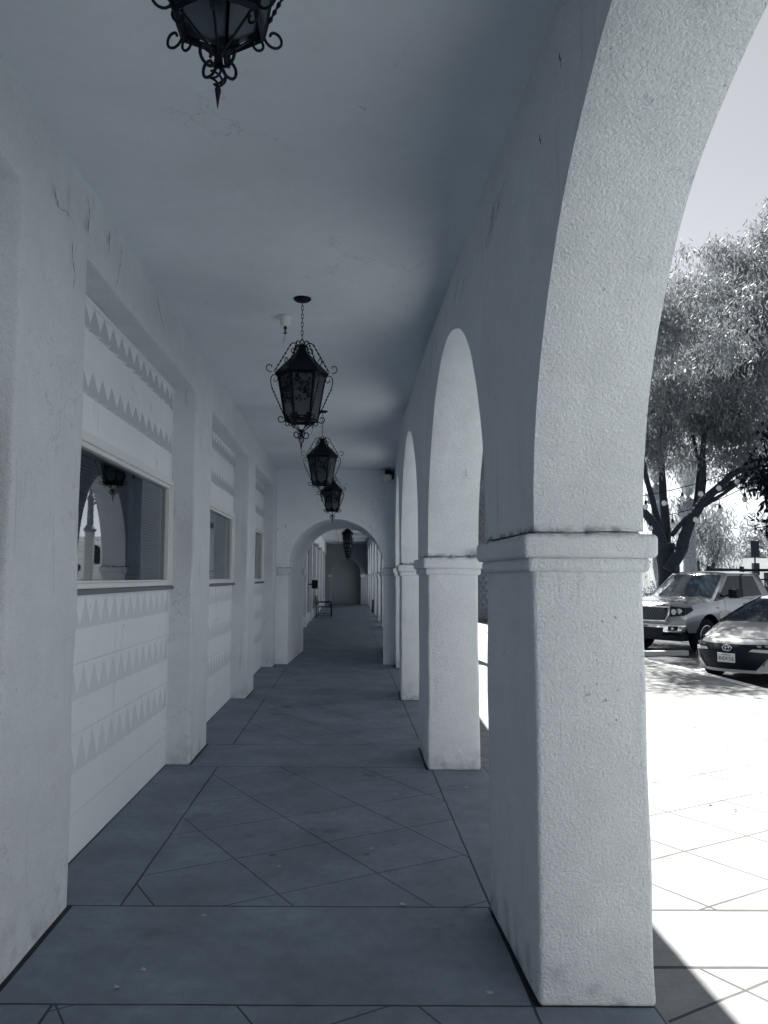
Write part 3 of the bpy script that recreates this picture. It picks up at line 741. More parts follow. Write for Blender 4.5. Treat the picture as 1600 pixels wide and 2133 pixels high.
# litter leaves on the walkway
LP = [(-.68, 3.95), (-.83, 3.42), (-.90, 3.28), (.27, 4.09), (.55, 3.25), (.14, 4.9), (-.38, 4.6), (.9, 6.3), (.55, 9.1), (-.1, 5.6), (.35, 6.1)]
for i, (x, y) in enumerate(LP):
    b2 = MB(); n = 7; s = .012 + .010 * rnd.random()
    b2.add([(s * (1 if k % 2 else .6) * math.cos(k * 6.283 / n), s * .7 * math.sin(k * 6.283 / n), .004 + .006 * rnd.random()) for k in range(n)] + [(0, 0, .009)], [(k, (k + 1) % n, n) for k in range(n)])
    o = b2.build('dry_leaf', M['leaf_dry']); o.location = (x, y, .002); o.rotation_euler = (0, 0, rnd.random() * 6)
    tag(o, 'small pale dry leaf lying on the walkway slabs', 'leaf', 'dry leaves scattered on the walkway')
for x, y in [(3.98, 8.68), (2.57, 5.88), (2.68, 5.73), (4.2, 10.08), (4.94, 10.17), (5.5, 11.12), (3.72, 8.83), (5.55, 12.23)]:
    b2 = MB(); n = 6; s = .018 + .016 * rnd.random()
    b2.add([(s * (1 if k % 2 else .7) * math.cos(k * 6.283 / n), s * .5 * math.sin(k * 6.283 / n), .004 + .008 * rnd.random()) for k in range(n)] + [(0, 0, .012)], [(k, (k + 1) % n, n) for k in range(n)])
    o = b2.build('fallen_leaf', M['crackline']); o.location = (x, y, .002); o.rotation_euler = (0, 0, rnd.random() * 6)
    tag(o, 'dark fallen leaf lying on the sunlit pavement outside the arches', 'leaf', 'dark leaves on the sunlit pavement')
# ------------------------------------------------------------------ vegetation
def leaf_mesh(name, verts, quads, m, parent):
    me = bpy.data.meshes.new(name); V = np.asarray(verts, dtype=np.float32); n = len(V); q = n // 4
    me.vertices.add(n); me.vertices.foreach_set('co', V.ravel()); me.loops.add(n); me.loops.foreach_set('vertex_index', np.arange(n, dtype=np.int32))
    me.polygons.add(q); me.polygons.foreach_set('loop_start', np.arange(0, n, 4, dtype=np.int32)); me.polygons.foreach_set('loop_total', np.full(q, 4, dtype=np.int32))
    me.materials.append(m); me.update(calc_edges=True); o = bpy.data.objects.new(name, me); col.objects.link(o)
    if parent is not None: o.parent = parent
    return o
def leaves(rs, centers, L_, W_, droop=.8, spread=.25, per=10):
    """Many narrow hanging leaves around each twig centre; returns quad corners."""
    C = np.repeat(np.asarray(centers), per, axis=0); n = len(C)
    C = C + rs.normal(0, spread, (n, 3)) * np.array([1, 1, 1.25])
    d = rs.normal(0, 1, (n, 3)) * .55; d[:, 2] -= droop * 1.3; d /= np.linalg.norm(d, axis=1)[:, None]
    a = rs.normal(0, 1, (n, 3)); w = np.cross(d, a); w /= np.linalg.norm(w, axis=1)[:, None]
    l = (L_ * (.6 + .8 * rs.random((n, 1)))); ww = W_ * (.6 + .8 * rs.random((n, 1)))
    p0 = C; p1 = C + d * l * .5 + w * ww; p2 = C + d * l; p3 = C + d * l * .5 - w * ww
    return np.stack([p0, p1, p2, p3], axis=1).reshape(-1, 3)
def blob_points(rs, blobs, dens, shell=.55, gap=.0):
    out = []
    for (cx_, cy_, cz_, rx, ry, rz_) in blobs:
        n = int(dens * rx * ry * rz_ * 4.2)
        d = rs.normal(0, 1, (n, 3)); d /= np.linalg.norm(d, axis=1)[:, None]
        r_ = (shell + (1 - shell) * rs.random((n, 1))) ** .8
        lump = 1 + .16 * np.sin(d[:, :1] * 7 + cx_ * 3) + .13 * np.sin(d[:, 1:2] * 9 + cz_ * 5) + .10 * np.sin(d[:, 2:] * 11 + cy_)
        p = d * r_ * lump * np.array([rx, ry, rz_]) + np.array([cx_, cy_, cz_])
        keep = np.sin(p[:, 0] * 3.1 + 1.3 * cz_) + np.sin(p[:, 1] * 2.7) + np.sin(p[:, 2] * 3.7 + p[:, 0]) > gap
        out.append(p[keep])
    return np.concatenate(out)
def limb(mb, pts, r0, r1, n=8, seed=0):
    P = [Vector(p) for p in pts]; fine = []; rr = []
    K = 5
    for i in range(len(P) - 1):
        for k in range(K):
            t = k / K; q = P[i].lerp(P[i + 1], t)
            f = (i + t) / (len(P) - 1)
            q += Vector((wav(q, .10 * r0 / .25, .9, seed), wav(q, .10 * r0 / .25, .9, seed + 1), 0)) if (i + k) else Vector()
            fine.append(q); rr.append((r0 + (r1 - r0) * f) * (1 + .12 * noise.noise(q * 2.3)))
    fine.append(P[-1]); rr.append(r1); mb.tube(fine, rr, n)
def pt(px_, py_, Y):         # position in the world seen at a measured direction (used while surveying the photograph)
    return ((px_ - 728) / 1680 * Y, Y, 1.6 + (1203 - py_) / 1680 * Y)

# large weeping tree
Y0 = 25.0
T = tag(empty('weeping_tree', (10.0, Y0, 0)), 'large many-limbed tree with pale hanging leaves behind the pickup truck', 'tree')
def loc(p): return (p[0] - 10.0, p[1] - Y0, p[2])
tb = MB()
limb(tb, [loc((pt(1392, 1310, Y0)[0], Y0, -.2)), loc(pt(1390, 1260, Y0)), loc(pt(1388, 1180, Y0)), loc(pt(1386, 1128, Y0))], .37, .30, 12, 1)
tb.build('trunk', M['bark'], T, True)
for k, (pts, r0, r1) in enumerate([
    ([(1384, 1140), (1362, 1090), (1332, 1048), (1300, 1020)], .20, .12),
    ([(1386, 1130), (1366, 1060), (1352, 995), (1340, 930)], .13, .09),
    ([(1388, 1128), (1388, 1060), (1382, 985), (1378, 900)], .19, .12),
    ([(1392, 1185), (1425, 1140), (1440, 1080), (1462, 1045), (1490, 1020), (1530, 985), (1600, 950)], .26, .10),
    ([(1462, 1048), (1470, 1000), (1468, 950), (1480, 880)], .15, .09),
    ([(1446, 1072), (1456, 1020), (1464, 970), (1450, 900)], .10, .06),
    ([(1400, 1112), (1430, 1078), (1470, 1050), (1510, 1025), (1560, 990)], .10, .06),
    ([(1490, 1020), (1540, 1000), (1620, 940), (1700, 860)], .14, .08)]):
    b2 = MB(); limb(b2, [loc(pt(a, b_, Y0 + (k % 3 - 1) * .4)) for a, b_ in pts], r0 * .82, r1 * .8, 8, k + 2); b2.build('limb', M['bark'], T, True)
rs = np.random.default_rng(3)
def pb(px_, py_, r_, dy=0, sq=1.0, Y=Y0):
    p = pt(px_, py_, Y + dy); rr_ = r_ / 1680 * (Y + dy); return (p[0] - 10.0, p[1] - Y0, p[2], rr_, rr_ * 1.1, rr_ * sq)
blobs = [pb(1640, 640, 165, 1), pb(1530, 690, 135, 0), pb(1480, 610, 75, -1), pb(1560, 560, 80, 0), pb(1420, 740, 80, 0), pb(1390, 800, 85, -1), pb(1470, 830, 120, 0), pb(1580, 840, 130, 0),
         pb(1370, 890, 80, 0), pb(1350, 960, 55, 0), pb(1440, 920, 75, 1), pb(1530, 930, 70, 0), pb(1600, 950, 75, 0), pb(1300, 850, 110, 1), pb(1750, 800, 190, 2), pb(1700, 540, 120, 1),
         pb(1440, 570, 30, -.5), pb(1385, 690, 35, 0), pb(1400, 975, 30, -.6), pb(1250, 960, 90, 0), pb(1450, 505, 24, 0), pb(1510, 500, 34, 0), pb(1600, 480, 45, 0), pb(1660, 430, 60, 0)]
shade = [(-3, -2, 7.5, 1.8, 1.8, 1.4), (-1.4, -1.6, 7.4, 1.8, 1.8, 1.4), (-4.6, -2.6, 8, 1.8, 1.8, 1.4), (-2.4, -6, 7.6, 1.6, 1.5, 1.3), (-4.0, -6.5, 7.5, 1.6, 1.6, 1.3), (-.5, -5.5, 7.8, 1.6, 1.6, 1.4), (-5.4, -6, 8, 1.8, 1.8, 1.5), (-3.5, -4.5, 9, 2, 2, 1.6)]
cen = np.concatenate([blob_points(rs, blobs, 34, .25, -.5), blob_points(rs, shade, 24, .2, .05)])
lv = leaves(rs, cen, .19, .018, .75, .12, 17)
leaf_mesh('crown', lv, None, M['leaf_pale'], T)
print('big tree leaves', len(lv) // 4)

def tree(name, label, x, y, trunk_h, tr, blobs_, m, dens, L_, W_, droop=.6, per=8, spread=.3, seed=1, limbs=(), gap=-.5, group=None, cat='tree', shell=.4):
    t_ = tag(empty(name, (x, y, 0)), label, cat, group)
    b2 = MB(); limb(b2, [(0, 0, -.1), (tr * .4, 0, trunk_h * .5), (0, 0, trunk_h)], tr, tr * .7, 8, seed)
    for l_ in limbs: limb(b2, l_, tr * .7, tr * .25, 6, seed + 1)
    b2.build('trunk', M['bark'], t_, True)
    r2 = np.random.default_rng(seed)
    c = blob_points(r2, blobs_, dens, shell, gap); leaf_mesh('crown', leaves(r2, c, L_, W_, droop, spread, per), None, m, t_)
    return t_
# pepper tree in the middle distance (seen through the limbs), small trees on the right, dark tree on the edge
def rel(px_, py_, Y, x0, r_, rz_=None, dy=0):
    p = pt(px_, py_, Y); q = r_ / 1680 * Y; return (p[0] - x0, dy, p[2], q, q, (rz_ or r_) / 1680 * Y)
x0 = pt(1450, 1200, 44)[0]
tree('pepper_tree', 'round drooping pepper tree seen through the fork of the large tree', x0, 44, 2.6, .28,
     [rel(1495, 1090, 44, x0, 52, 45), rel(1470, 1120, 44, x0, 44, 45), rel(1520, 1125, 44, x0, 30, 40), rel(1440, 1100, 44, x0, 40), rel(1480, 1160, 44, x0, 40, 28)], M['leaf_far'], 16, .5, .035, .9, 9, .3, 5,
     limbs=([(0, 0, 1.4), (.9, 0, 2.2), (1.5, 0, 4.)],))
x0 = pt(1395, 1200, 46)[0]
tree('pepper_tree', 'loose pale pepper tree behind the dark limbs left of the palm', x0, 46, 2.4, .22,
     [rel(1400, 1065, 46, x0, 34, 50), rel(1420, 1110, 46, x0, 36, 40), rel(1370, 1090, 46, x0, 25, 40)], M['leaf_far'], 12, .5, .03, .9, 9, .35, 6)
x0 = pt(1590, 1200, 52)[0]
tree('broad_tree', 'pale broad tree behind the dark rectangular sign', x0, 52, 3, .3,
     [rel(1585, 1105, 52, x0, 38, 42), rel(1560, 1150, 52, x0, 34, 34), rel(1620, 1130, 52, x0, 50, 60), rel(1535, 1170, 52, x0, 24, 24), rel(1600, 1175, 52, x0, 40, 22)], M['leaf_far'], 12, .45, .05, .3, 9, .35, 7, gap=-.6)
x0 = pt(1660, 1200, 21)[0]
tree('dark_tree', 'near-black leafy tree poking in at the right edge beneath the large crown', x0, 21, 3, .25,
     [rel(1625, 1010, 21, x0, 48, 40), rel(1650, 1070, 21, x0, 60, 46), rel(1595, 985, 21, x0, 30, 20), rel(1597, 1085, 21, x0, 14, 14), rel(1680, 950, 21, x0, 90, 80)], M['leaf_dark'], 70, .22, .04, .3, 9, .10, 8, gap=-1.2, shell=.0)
# hedge-like shrubs
for k, (px_, py_, Y, w, h_, lab) in enumerate([(1565, 1195, 40, 30, 12, 'low rounded shrub in the far street right of the sign post'), (1360, 1232, 33, 18, 10, 'low planted shrub beside the closed umbrellas'), (1438, 1197, 40, 20, 6, 'bushy shrub with pale flowers behind the truck roof')]):
    x0 = pt(px_, py_, Y)[0]; q = w / 1680 * Y
    s = tag(empty('shrub', (x0, Y, 0)), lab, 'shrub')
    r2 = np.random.default_rng(40 + k); c = blob_points(r2, [(0, 0, 1.0, q, q * .7, 1.0), (q * .6, .2, .9, q * .6, q * .5, .8)], 40, .3, -1)
    leaf_mesh('leaves', leaves(r2, c, .16, .03, 0, .12, 6), None, M['leaf_mid'] if k else M['leaf_far'], s)

# palms
def palm(x, y, h_, r_, label, nf=26, L_=2.3, head=.45, up=.85, skirt=0):
    p = tag(empty('palm_tree', (x, y, 0)), label, 'palm tree')
    b2 = MB(); n = 14; K = int(h_ / .16)
    for i in range(K):                    # overlapping leaf-base boots give the trunk its scales
        z = i * h_ / K; ph = (i % 2) * math.pi / n
        for j in range(n):
            a = 2 * math.pi * j / n + ph
            if True:
                ca, sa = math.cos(a), math.sin(a); w = r_ * .26
                b2.add([(r_ * .92 * ca - w * sa, r_ * .92 * sa + w * ca, z), (r_ * .92 * ca + w * sa, r_ * .92 * sa - w * ca, z), (r_ * 1.14 * ca, r_ * 1.14 * sa, z + .19)], [(0, 1, 2)])
    b2.lathe([(r_, -.1), (r_ * .93, h_ * .5), (r_ * .9, h_)], n); b2.build('trunk', M['palmbark'], p)
    b2 = MB(); b2.lathe([(r_ * .8, h_ - .1), (head * .9, h_ + .25), (head, h_ + .55), (head * .75, h_ + .95), (.1, h_ + 1.15)], 14)
    for i in range(60):
        a = rnd.random() * 6.28; z = h_ + .1 + rnd.random() * .9; rr_ = head * (.95 - .5 * abs((z - h_ - .5)))
        b2.tube([(rr_ * math.cos(a), rr_ * math.sin(a), z), ((rr_ + .12) * math.cos(a), (rr_ + .12) * math.sin(a), z + .12)], [.05, .02], 4)
    b2.build('head', M['palmbark'], p)
    V = []; rr = random.Random(int(x * 10))
    for i in range(nf):
        az = rr.random() * 6.28; el = R(15 + 70 * rr.random() ** (1 - up)) ; l = L_ * (.8 + .4 * rr.random())
        prev = Vector((0, 0, h_ + .9)); d = Vector((math.cos(az) * math.cos(el), math.sin(az) * math.cos(el), math.sin(el)))
        S = 16
        side = d.cross(Vector((0, 0, 1))); side.normalize() if side.length > 1e-4 else None
        for s in range(S):
            nx_ = prev + d * (l / S); d = (d + Vector((0, 0, -.075))).normalized()
            if s > 1:
                ll = .38 * math.sin(math.pi * (s + 1.5) / (S + 3)) * l / 2.2
                for sg in (-1, 1):
                    for f in (.2, .7):
                        o_ = prev.lerp(nx_, f); tip = o_ + (side * sg * .8 + d * .65 + Vector((0, 0, -.12))).normalized() * ll
                        w = (nx_ - prev).normalized() * .016; V += [o_ - w, o_ + w, tip + w * .3, tip - w * .3]
            w2 = side * .018; V += [prev - w2, prev + w2, nx_ + w2 * .8, nx_ - w2 * .8]
            prev = nx_
    leaf_mesh('fronds', [tuple(v) for v in V], None, M['leaf_far'], p)
    return p
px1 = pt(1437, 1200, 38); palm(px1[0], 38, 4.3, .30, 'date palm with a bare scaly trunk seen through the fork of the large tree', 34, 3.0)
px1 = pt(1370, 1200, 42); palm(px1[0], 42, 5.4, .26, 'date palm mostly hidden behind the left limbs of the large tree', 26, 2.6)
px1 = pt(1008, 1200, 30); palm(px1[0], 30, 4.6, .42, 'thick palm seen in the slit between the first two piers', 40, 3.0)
s = tag(empty('shrub', (7.2, 42.5, 0)), 'pale spiky shrub seen in the slit between the first two piers', 'shrub')
r2 = np.random.default_rng(77); c = blob_points(r2, [(0, 0, .95, 1.6, .9, 1.1)], 90, .2, -1.5); leaf_mesh('leaves', leaves(r2, c, .35, .02, -.7, .14, 8), None, M['leaf_pale'], s)

# ------------------------------------------------------------------ far street
def block_building(x, y, w, d, h_, label, wins=(), m='white', roof=None, rz=0, name='building'):
    b0 = tag(empty(name, (x, y, 0), rz), label, 'building')
    wl = MB(); wl.box(-w / 2, w / 2, 0, d, -.1, h_); wl.build('wall', M[m], b0)
    if roof:
        rf = MB(); e = .35; rf.add([(-w / 2 - e, -e, h_), (w / 2 + e, -e, h_), (w / 2 + e, d + e, h_), (-w / 2 - e, d + e, h_), (-w / 2 - e, d / 2, h_ + roof), (w / 2 + e, d / 2, h_ + roof)], [(0, 1, 5, 4), (2, 3, 4, 5), (0, 4, 3), (1, 2, 5), (0, 3, 2, 1)]); rf.build('roof', M['tile'], b0)
    else:
        rf = MB(); rf.box(-w / 2 - .15, w / 2 + .15, -.15, d + .15, h_ + .002, h_ + .25); rf.build('parapet', M[m], b0)
    for (wx, wz, ww, wh, arch) in wins:
        wm = MB()
        if arch:
            K = 10; pts = [(wx - ww / 2, -.03, wz), (wx + ww / 2, -.03, wz)] + [(wx + ww / 2 * math.cos(math.pi * i / K), -.03, wz + wh + ww / 2 * math.sin(math.pi * i / K)) for i in range(K + 1)]
            wm.add(pts, [tuple(range(len(pts)))]); wm.build('arched_opening', M['black'], b0)
        else:
            wm.box(wx - ww / 2 - .08, wx + ww / 2 + .08, -.06, .02, wz - .1, wz - .003); wm.box(wx - ww / 2 - .08, wx + ww / 2 + .08, -.06, .02, wz + wh + .003, wz + wh + .09); w_ = wm.build('window', M['frame'], b0)
            q = MB(); q.box(wx - ww / 2, wx + ww / 2, -.035, .0, wz, wz + wh); q.build('pane', M['black'], w_)
    return b0
YB = 62
def bx_(px_): return (px_ - 728) / 1680 * YB
block_building(bx_(1545), YB + 6, 14, 8, 3.6, 'low white building far behind the truck rack', [(-5.2, .8, 1.3, 1.3, 0), (-2.6, .6, 1.0, 1.6, 0), (.4, .8, 1.4, 1.3, 0), (3.4, .5, 1.2, 1.7, 0)])
block_building(bx_(1424), YB, 3.0, 4, 3.9, 'small white building with a dark arched opening seen in the fork of the tree', [(-.1, 2.1, .62, .7, 1)], 'white')
block_building(bx_(1449), YB - 8, 2.6, 3, 2.6, 'plain grey gabled shed wall beside the palm trunk', [(-.7, 1.3, .3, .5, 0)], 'white', roof=.9)
block_building(bx_(1360), YB - 14, 6.0, 5, 2.6, 'white shopfront behind the closed umbrellas', [(-.9, .1, .8, 1.9, 0), (.4, .1, .9, 1.9, 0), (1.7, .1, .8, 1.9, 0)])
block_building(16.5, 66, 5, 5, 4.6, 'bright white two-storey building hidden behind the nearest pier', [(-1, .2, 1.3, 1.8, 0), (1.1, 2.6, .9, 1.1, 1), (-1.2, 2.6, .9, 1.1, 1)])
block_building(bx_(1540) + 2.5, YB + 14, 9, 6, 4.9, 'taller cream building beyond the pale broad tree', [(-2.8, 3.1, 1.0, 1.1, 0), (0, 3.1, 1, 1.1, 0)])
block_building(14, -9.5, 26, -6, 5.2, 'unseen white stucco wing added behind the viewer to bounce sunlight into the arcade', [])  # added out of view; its sunlit face bounces light onto the piers
# closed umbrellas
def umbrella():
    u = empty('closed_umbrella'); p = MB(); p.tube([(0, 0, 0), (0, 0, 2.35)], .03, 8); p.build('pole', M['dark'], u)
    c = MB(); n = 16; prof = [(.03, 2.3), (.09, 2.0), (.15, 1.5), (.22, .9), (.20, .75)]
    vs = [(r_ * (1 + .25 * (j % 2)) * math.cos(2 * math.pi * j / n), r_ * (1 + .25 * (j % 2)) * math.sin(2 * math.pi * j / n), z) for r_, z in prof for j in range(n)]
    fs = [(i * n + j, i * n + (j + 1) % n, (i + 1) * n + (j + 1) % n, (i + 1) * n + j) for i in range(len(prof) - 1) for j in range(n)]; c.add(vs, fs); c.build('canopy', M['cloth'], u)
    b2 = MB(); b2.lathe([(.28, 0), (.28, .06), (.05, .10)], 14); b2.build('base', M['dark'], u); return u
u0 = umbrella(); 
for k, (px_, lab) in enumerate([(1341, 'white closed umbrella half hidden by the edge of the nearest pier'), (1353, 'white closed umbrella, middle one of the three left of the tree trunk'), (1369, 'white closed umbrella right beside the thick tree trunk')]):
    o = u0 if k == 0 else copy_tree(u0); o.location = ((px_ - 728) / 1680 * 34, 34 + .4 * k, 0); tag(o, lab, 'umbrella', 'closed white umbrellas')
# planters
for k, px_ in enumerate((1345, 1362)):
    p = tag(empty('planter', ((px_ - 728) / 1680 * 27.5, 27.5, 0)), ['pale planter pot at the pier edge with dark plants', 'pale planter pot beside the truck windscreen'][k], 'planter', 'pale planter pots behind the truck')
    b2 = MB(); b2.lathe([(.20, 0), (.28, .5), (.30, .5), (.30, .58)], 14); b2.build('pot', M['plate'], p, True)
    r2 = np.random.default_rng(90 + k); c = blob_points(r2, [(0, 0, .85, .35, .35, .35)], 300, .1, -2); leaf_mesh('plants', leaves(r2, c, .14, .03, -.3, .08, 5), None, M['leaf_mid'], p)
# sign on a post
sg = tag(empty('street_sign', ((1573 - 728) / 1680 * 30, 30, 0)), 'dark upright rectangular sign seen from behind on a thin post', 'sign')
b2 = MB(); b2.box(-.155, .155, -.01, .01, 2.42, 3.03); bevel(b2.build('panel', M['dark'], sg), .004)
b2 = MB(); b2.tube([(0, .03, 0), (0, .03, 3.0)], .028, 6); b2.build('post', M['dark'], sg)
b2 = MB(); b2.box(-.11, .11, -.08, .08, 1.75, 2.2); b2.build('meter_box', M['dark'], sg)

# string lights
SL = tag(empty('string_lights', (0, 0, 0)), 'string of round bulbs strung across the large tree', 'string lights')
def wire(p, q, sag, nb, seed):
    p = Vector(p); q = Vector(q); b2 = MB(); pts = []
    for i in range(25):
        t = i / 24; w = p.lerp(q, t); w.z -= sag * 4 * t * (1 - t); pts.append(w)
    b2.tube(pts, .012, 5); b2.build('wire', M['dark'], SL)
    for i in range(nb):
        t = (i + .5) / nb; w = p.lerp(q, t); w.z -= sag * 4 * t * (1 - t)
        s_ = MB(); s_.tube([w, w - Vector((0, 0, .14)), w - Vector((0, 0, .15)), w - Vector((0, 0, .25))], [.008, .010, .035, .045], 8); so = s_.build('socket', M['dark'], SL)
        bb = MB(); bb.lathe([(.02, -.24), (.065, -.29), (.075, -.335), (.055, -.385), (.01, -.41)], 10, tuple(w)); bb.build('bulb', M['bulb'], so, True)
wire(pt(1290, 1038, 23), pt(1560, 968, 23), .12, 7, 1)
wire(pt(1290, 1075, 24.5), pt(1640, 960, 21), .45, 7, 2)

# street lamp beyond the piers (seen in the window's reflection)
lp = tag(empty('street_lamp', (2.35, 17.2, 0)), 'white lamp post with a dark scrolled arm, seen only in the window reflection', 'street lamp')
b2 = MB(); b2.box(-.2, .2, -.2, .2, 0, .3); b2.box(-.085, .085, -.085, .085, .3, 2.55); bevel(b2.build('pedestal', M['white'], lp), .02)
b2 = MB(); b2.lathe([(.12, 2.55), (.14, 2.6), (.07, 2.7), (.06, 3.2), (.09, 3.25), (.04, 3.35), (.03, 3.5), (.01, 3.6)], 12); b2.tube([(0, 0, 3.1), (-.2, 0, 3.25), (-.4, 0, 3.22), (-.45, 0, 3.05)], .025, 6); b2.build('pole', M['shade'], lp)
b2 = MB(); b2.lathe([(.04, 2.85), (.09, 2.93), (.12, 3.2), (.07, 3.32), (.02, 3.4)], 10, (-.45, 0, 0)); b2.build('lamp_head', M['dark'], lp)

# parking lot
b2 = MB(); b2.quad((6.25, 15.35, -.148), (8.6, 17.0, -.148), (8.55, 17.1, -.148), (6.2, 15.47, -.148)); tag(b2.build('road_marking', M['paint']), kind='structure')
ws = MB(); ws.box(-.75, .75, -.08, .08, 0, .12, Matrix.Rotation(R(12), 4, 'Z')); o = ws.build('wheel_stop', M['kerb']); o.location = (7.05, 18.6, -.154); bevel(o, .02); tag(o, 'pale concrete wheel stop under the front of the truck', 'wheel stop')
#VEHICLES
# ------------------------------------------------------------------ vehicles
def sm(a, b_, x): t = max(0., min(1., (x - a) / (b_ - a))); return t * t * (3 - 2 * t)
def lerpt(P, x):
    for (a, va), (b_, vb) in zip(P, P[1:]):
        if x <= b_: return va + (vb - va) * (x - a) / (b_ - a)
    return P[-1][1]
class Car:
    """Body shell described by its plan curvature, roofline and sills; local +x is forward, +y the car's left."""
    def __init__(c, name, label, x, y, phi, paint, zoff=-.155):
        c.root = tag(empty(name, (x, y, zoff), math.atan2(-math.cos(R(phi)), -math.sin(R(phi)))), label, 'pickup truck' if 'truck' in name else 'car'); c.paint = paint
    def k(c, x): return c.k0 * (1 - sm(-c.kl, 0, -x) if False else max(0., 1 + x / c.kl)) 
    def X(c, x, v): return x - c.k(x) * abs(v) ** 2.6
    def Yw(c, x, f):
        f = max(0., min(1., f)); return c.W(x) * (1 - c.tuck * (1 - f) ** 2.2 - c.lean * f ** 3)
    def body(c, xs):
        nv, nf = 20, 10; v_ = []; fc = []
        def grid(P, m_, n_, flip=False):
            b0 = len(v_)
            for i in range(m_ + 1):
                for j in range(n_ + 1): v_.append(P(i, j))
            for i in range(m_):
                for j in range(n_):
                    q = (b0 + i * (n_ + 1) + j, b0 + i * (n_ + 1) + j + 1, b0 + (i + 1) * (n_ + 1) + j + 1, b0 + (i + 1) * (n_ + 1) + j); fc.append(q[::-1] if flip else q)
        n = len(xs) - 1
        grid(lambda i, j: (c.X(xs[i], -1 + 2 * j / nv), c.Yw(xs[i], 1) * (-1 + 2 * j / nv), c.top(xs[i], -1 + 2 * j / nv)), n, nv)
        for sg in (-1, 1):
            def S(i, j):
                x = xs[i]; f = j / nf; zb = c.zb(x); zt = c.top(x, 1); z = zb + (zt - zb) * f
                ff = (z - c.z0) / (zt - c.z0)
                xx = c.X(x, 1) + (c.slant(z) - c.slant(zt)) * max(0, 1 + x / .35)
                return (xx, sg * c.Yw(x, ff), z)
            grid(S, n, nf, sg > 0)
        def Fp(i, j):
            v = -1 + 2 * j / nv; zt = c.top(0, v); z = c.zb(0) + (zt - c.zb(0)) * i / nf
            ff = (z - c.z0) / (c.top(0, 1) - c.z0) if abs(v) > .999 else min(1, (z - c.z0) / (zt - c.z0))
            return (c.X(0, v) + c.slant(z) - c.slant(zt), v * c.Yw(0, ff), z)
        grid(Fp, nf, nv, True)
        zr = xs[-1]
        grid(lambda i, j: (zr, c.Yw(zr, i / 4) * (-1 + 2 * j / nv), c.zb(zr) + (c.top(zr, -1 + 2 * j / nv) - c.zb(zr)) * i / 4), 4, nv)
        o = mesh_obj('body', v_, fc, M[c.paint], c.root, True)
        bm = bmesh.new(); bm.from_mesh(o.data); bmesh.ops.remove_doubles(bm, verts=bm.verts, dist=.002); bmesh.ops.recalc_face_normals(bm, faces=bm.faces)
        for e in bm.edges:
            if len(e.link_faces) == 2 and e.calc_face_angle(0) > R(42): e.smooth = False
        bm.to_mesh(o.data); bm.free(); return o
    def F(c, v, z, d=.008):
        zt = c.top(0, v); ff = max(0, min(1, (z - c.z0) / (zt - c.z0)))
        return Vector((c.X(0, v) + c.slant(z) - c.slant(zt) + d, v * c.Yw(0, ff) * (1 + d * .6), z))
    def Sd(c, x, z, sg=1, d=.006):
        zt = c.top(x, 1); ff = max(0, min(1.1, (z - c.z0) / (zt - c.z0)))
        return Vector((c.X(x, 1) + (c.slant(z) - c.slant(zt)) * max(0, 1 + x / .35), sg * (c.Yw(x, ff) + d), z))
    def patch(c, name, fn, corners, m, d=.008, nu=8, nw=4, parent=None, thick=None):
        """Bilinear patch whose four corners are given in the surface's own parameters."""
        (a, b_, c_, e) = [Vector(p) for p in corners]; mb = MB(); vs = []
        for i in range(nw + 1):
            for j in range(nu + 1):
                p = a.lerp(b_, j / nu).lerp(e.lerp(c_, j / nu), i / nw); vs.append(fn(p[0], p[1], d))
        mb.add(vs, [(i * (nu + 1) + j, i * (nu + 1) + j + 1, (i + 1) * (nu + 1) + j + 1, (i + 1) * (nu + 1) + j) for i in range(nw) for j in range(nu)])
        o = mb.build(name, M[m], parent or c.root, True)
        if thick: md = o.modifiers.new('thick', 'SOLIDIFY'); md.thickness = thick; md.offset = 0
        return o
    def cabin(c, xf, xr, w, z, cv, crown, paint=None):
        c.g = (xf, xr, w, z, cv)
        nt_, nv = 8, 14; v_ = []; fc = []
        def grid(P, m_, n_):
            b0 = len(v_)
            for i in range(m_ + 1):
                for j in range(n_ + 1): v_.append(P(i / m_, j / n_))
            for i in range(m_):
                for j in range(n_): fc.append((b0 + i * (n_ + 1) + j, b0 + i * (n_ + 1) + j + 1, b0 + (i + 1) * (n_ + 1) + j + 1, b0 + (i + 1) * (n_ + 1) + j))
        grid(lambda t, u: c.G(-1 + 2 * u, t, 0), nt_, nv)
        for sg in (-1, 1): grid(lambda t, u, sg=sg: c.GS(u, t, sg, 0), nt_, 12)
        grid(lambda t, u: (xr(t) + 0, (-1 + 2 * u) * w(t), z(t)), nt_, nv)
        def roof(a, u):
            v = -1 + 2 * u; x0 = xf(1) - cv * v * v; x1 = xr(1)
            return (x0 + (x1 - x0) * a, v * w(1), z(1) + crown * (1 - v ** 4) * (1 - (2 * a - 1) ** 4) ** .5)
        grid(roof, 10, nv)
        o = mesh_obj('cab', v_, fc, M[paint or c.paint], c.root, True)
        bm = bmesh.new(); bm.from_mesh(o.data); bmesh.ops.remove_doubles(bm, verts=bm.verts, dist=.002); bmesh.ops.recalc_face_normals(bm, faces=bm.faces)
        for e in bm.edges:
            if len(e.link_faces) == 2 and e.calc_face_angle(0) > R(60): e.smooth = False
        bm.to_mesh(o.data); bm.free(); return o
    def G(c, v, t, d=.006):
        xf, xr, w, z, cv = c.g; return Vector((xf(t) - cv * v * v + d, v * w(t), z(t) + d * .7))
    def GS(c, u, t, sg=1, d=.006):
        xf, xr, w, z, cv = c.g; x0 = xf(t) - cv; x1 = xr(t); return Vector((x0 + (x1 - x0) * u, sg * (w(t) + d), z(t)))
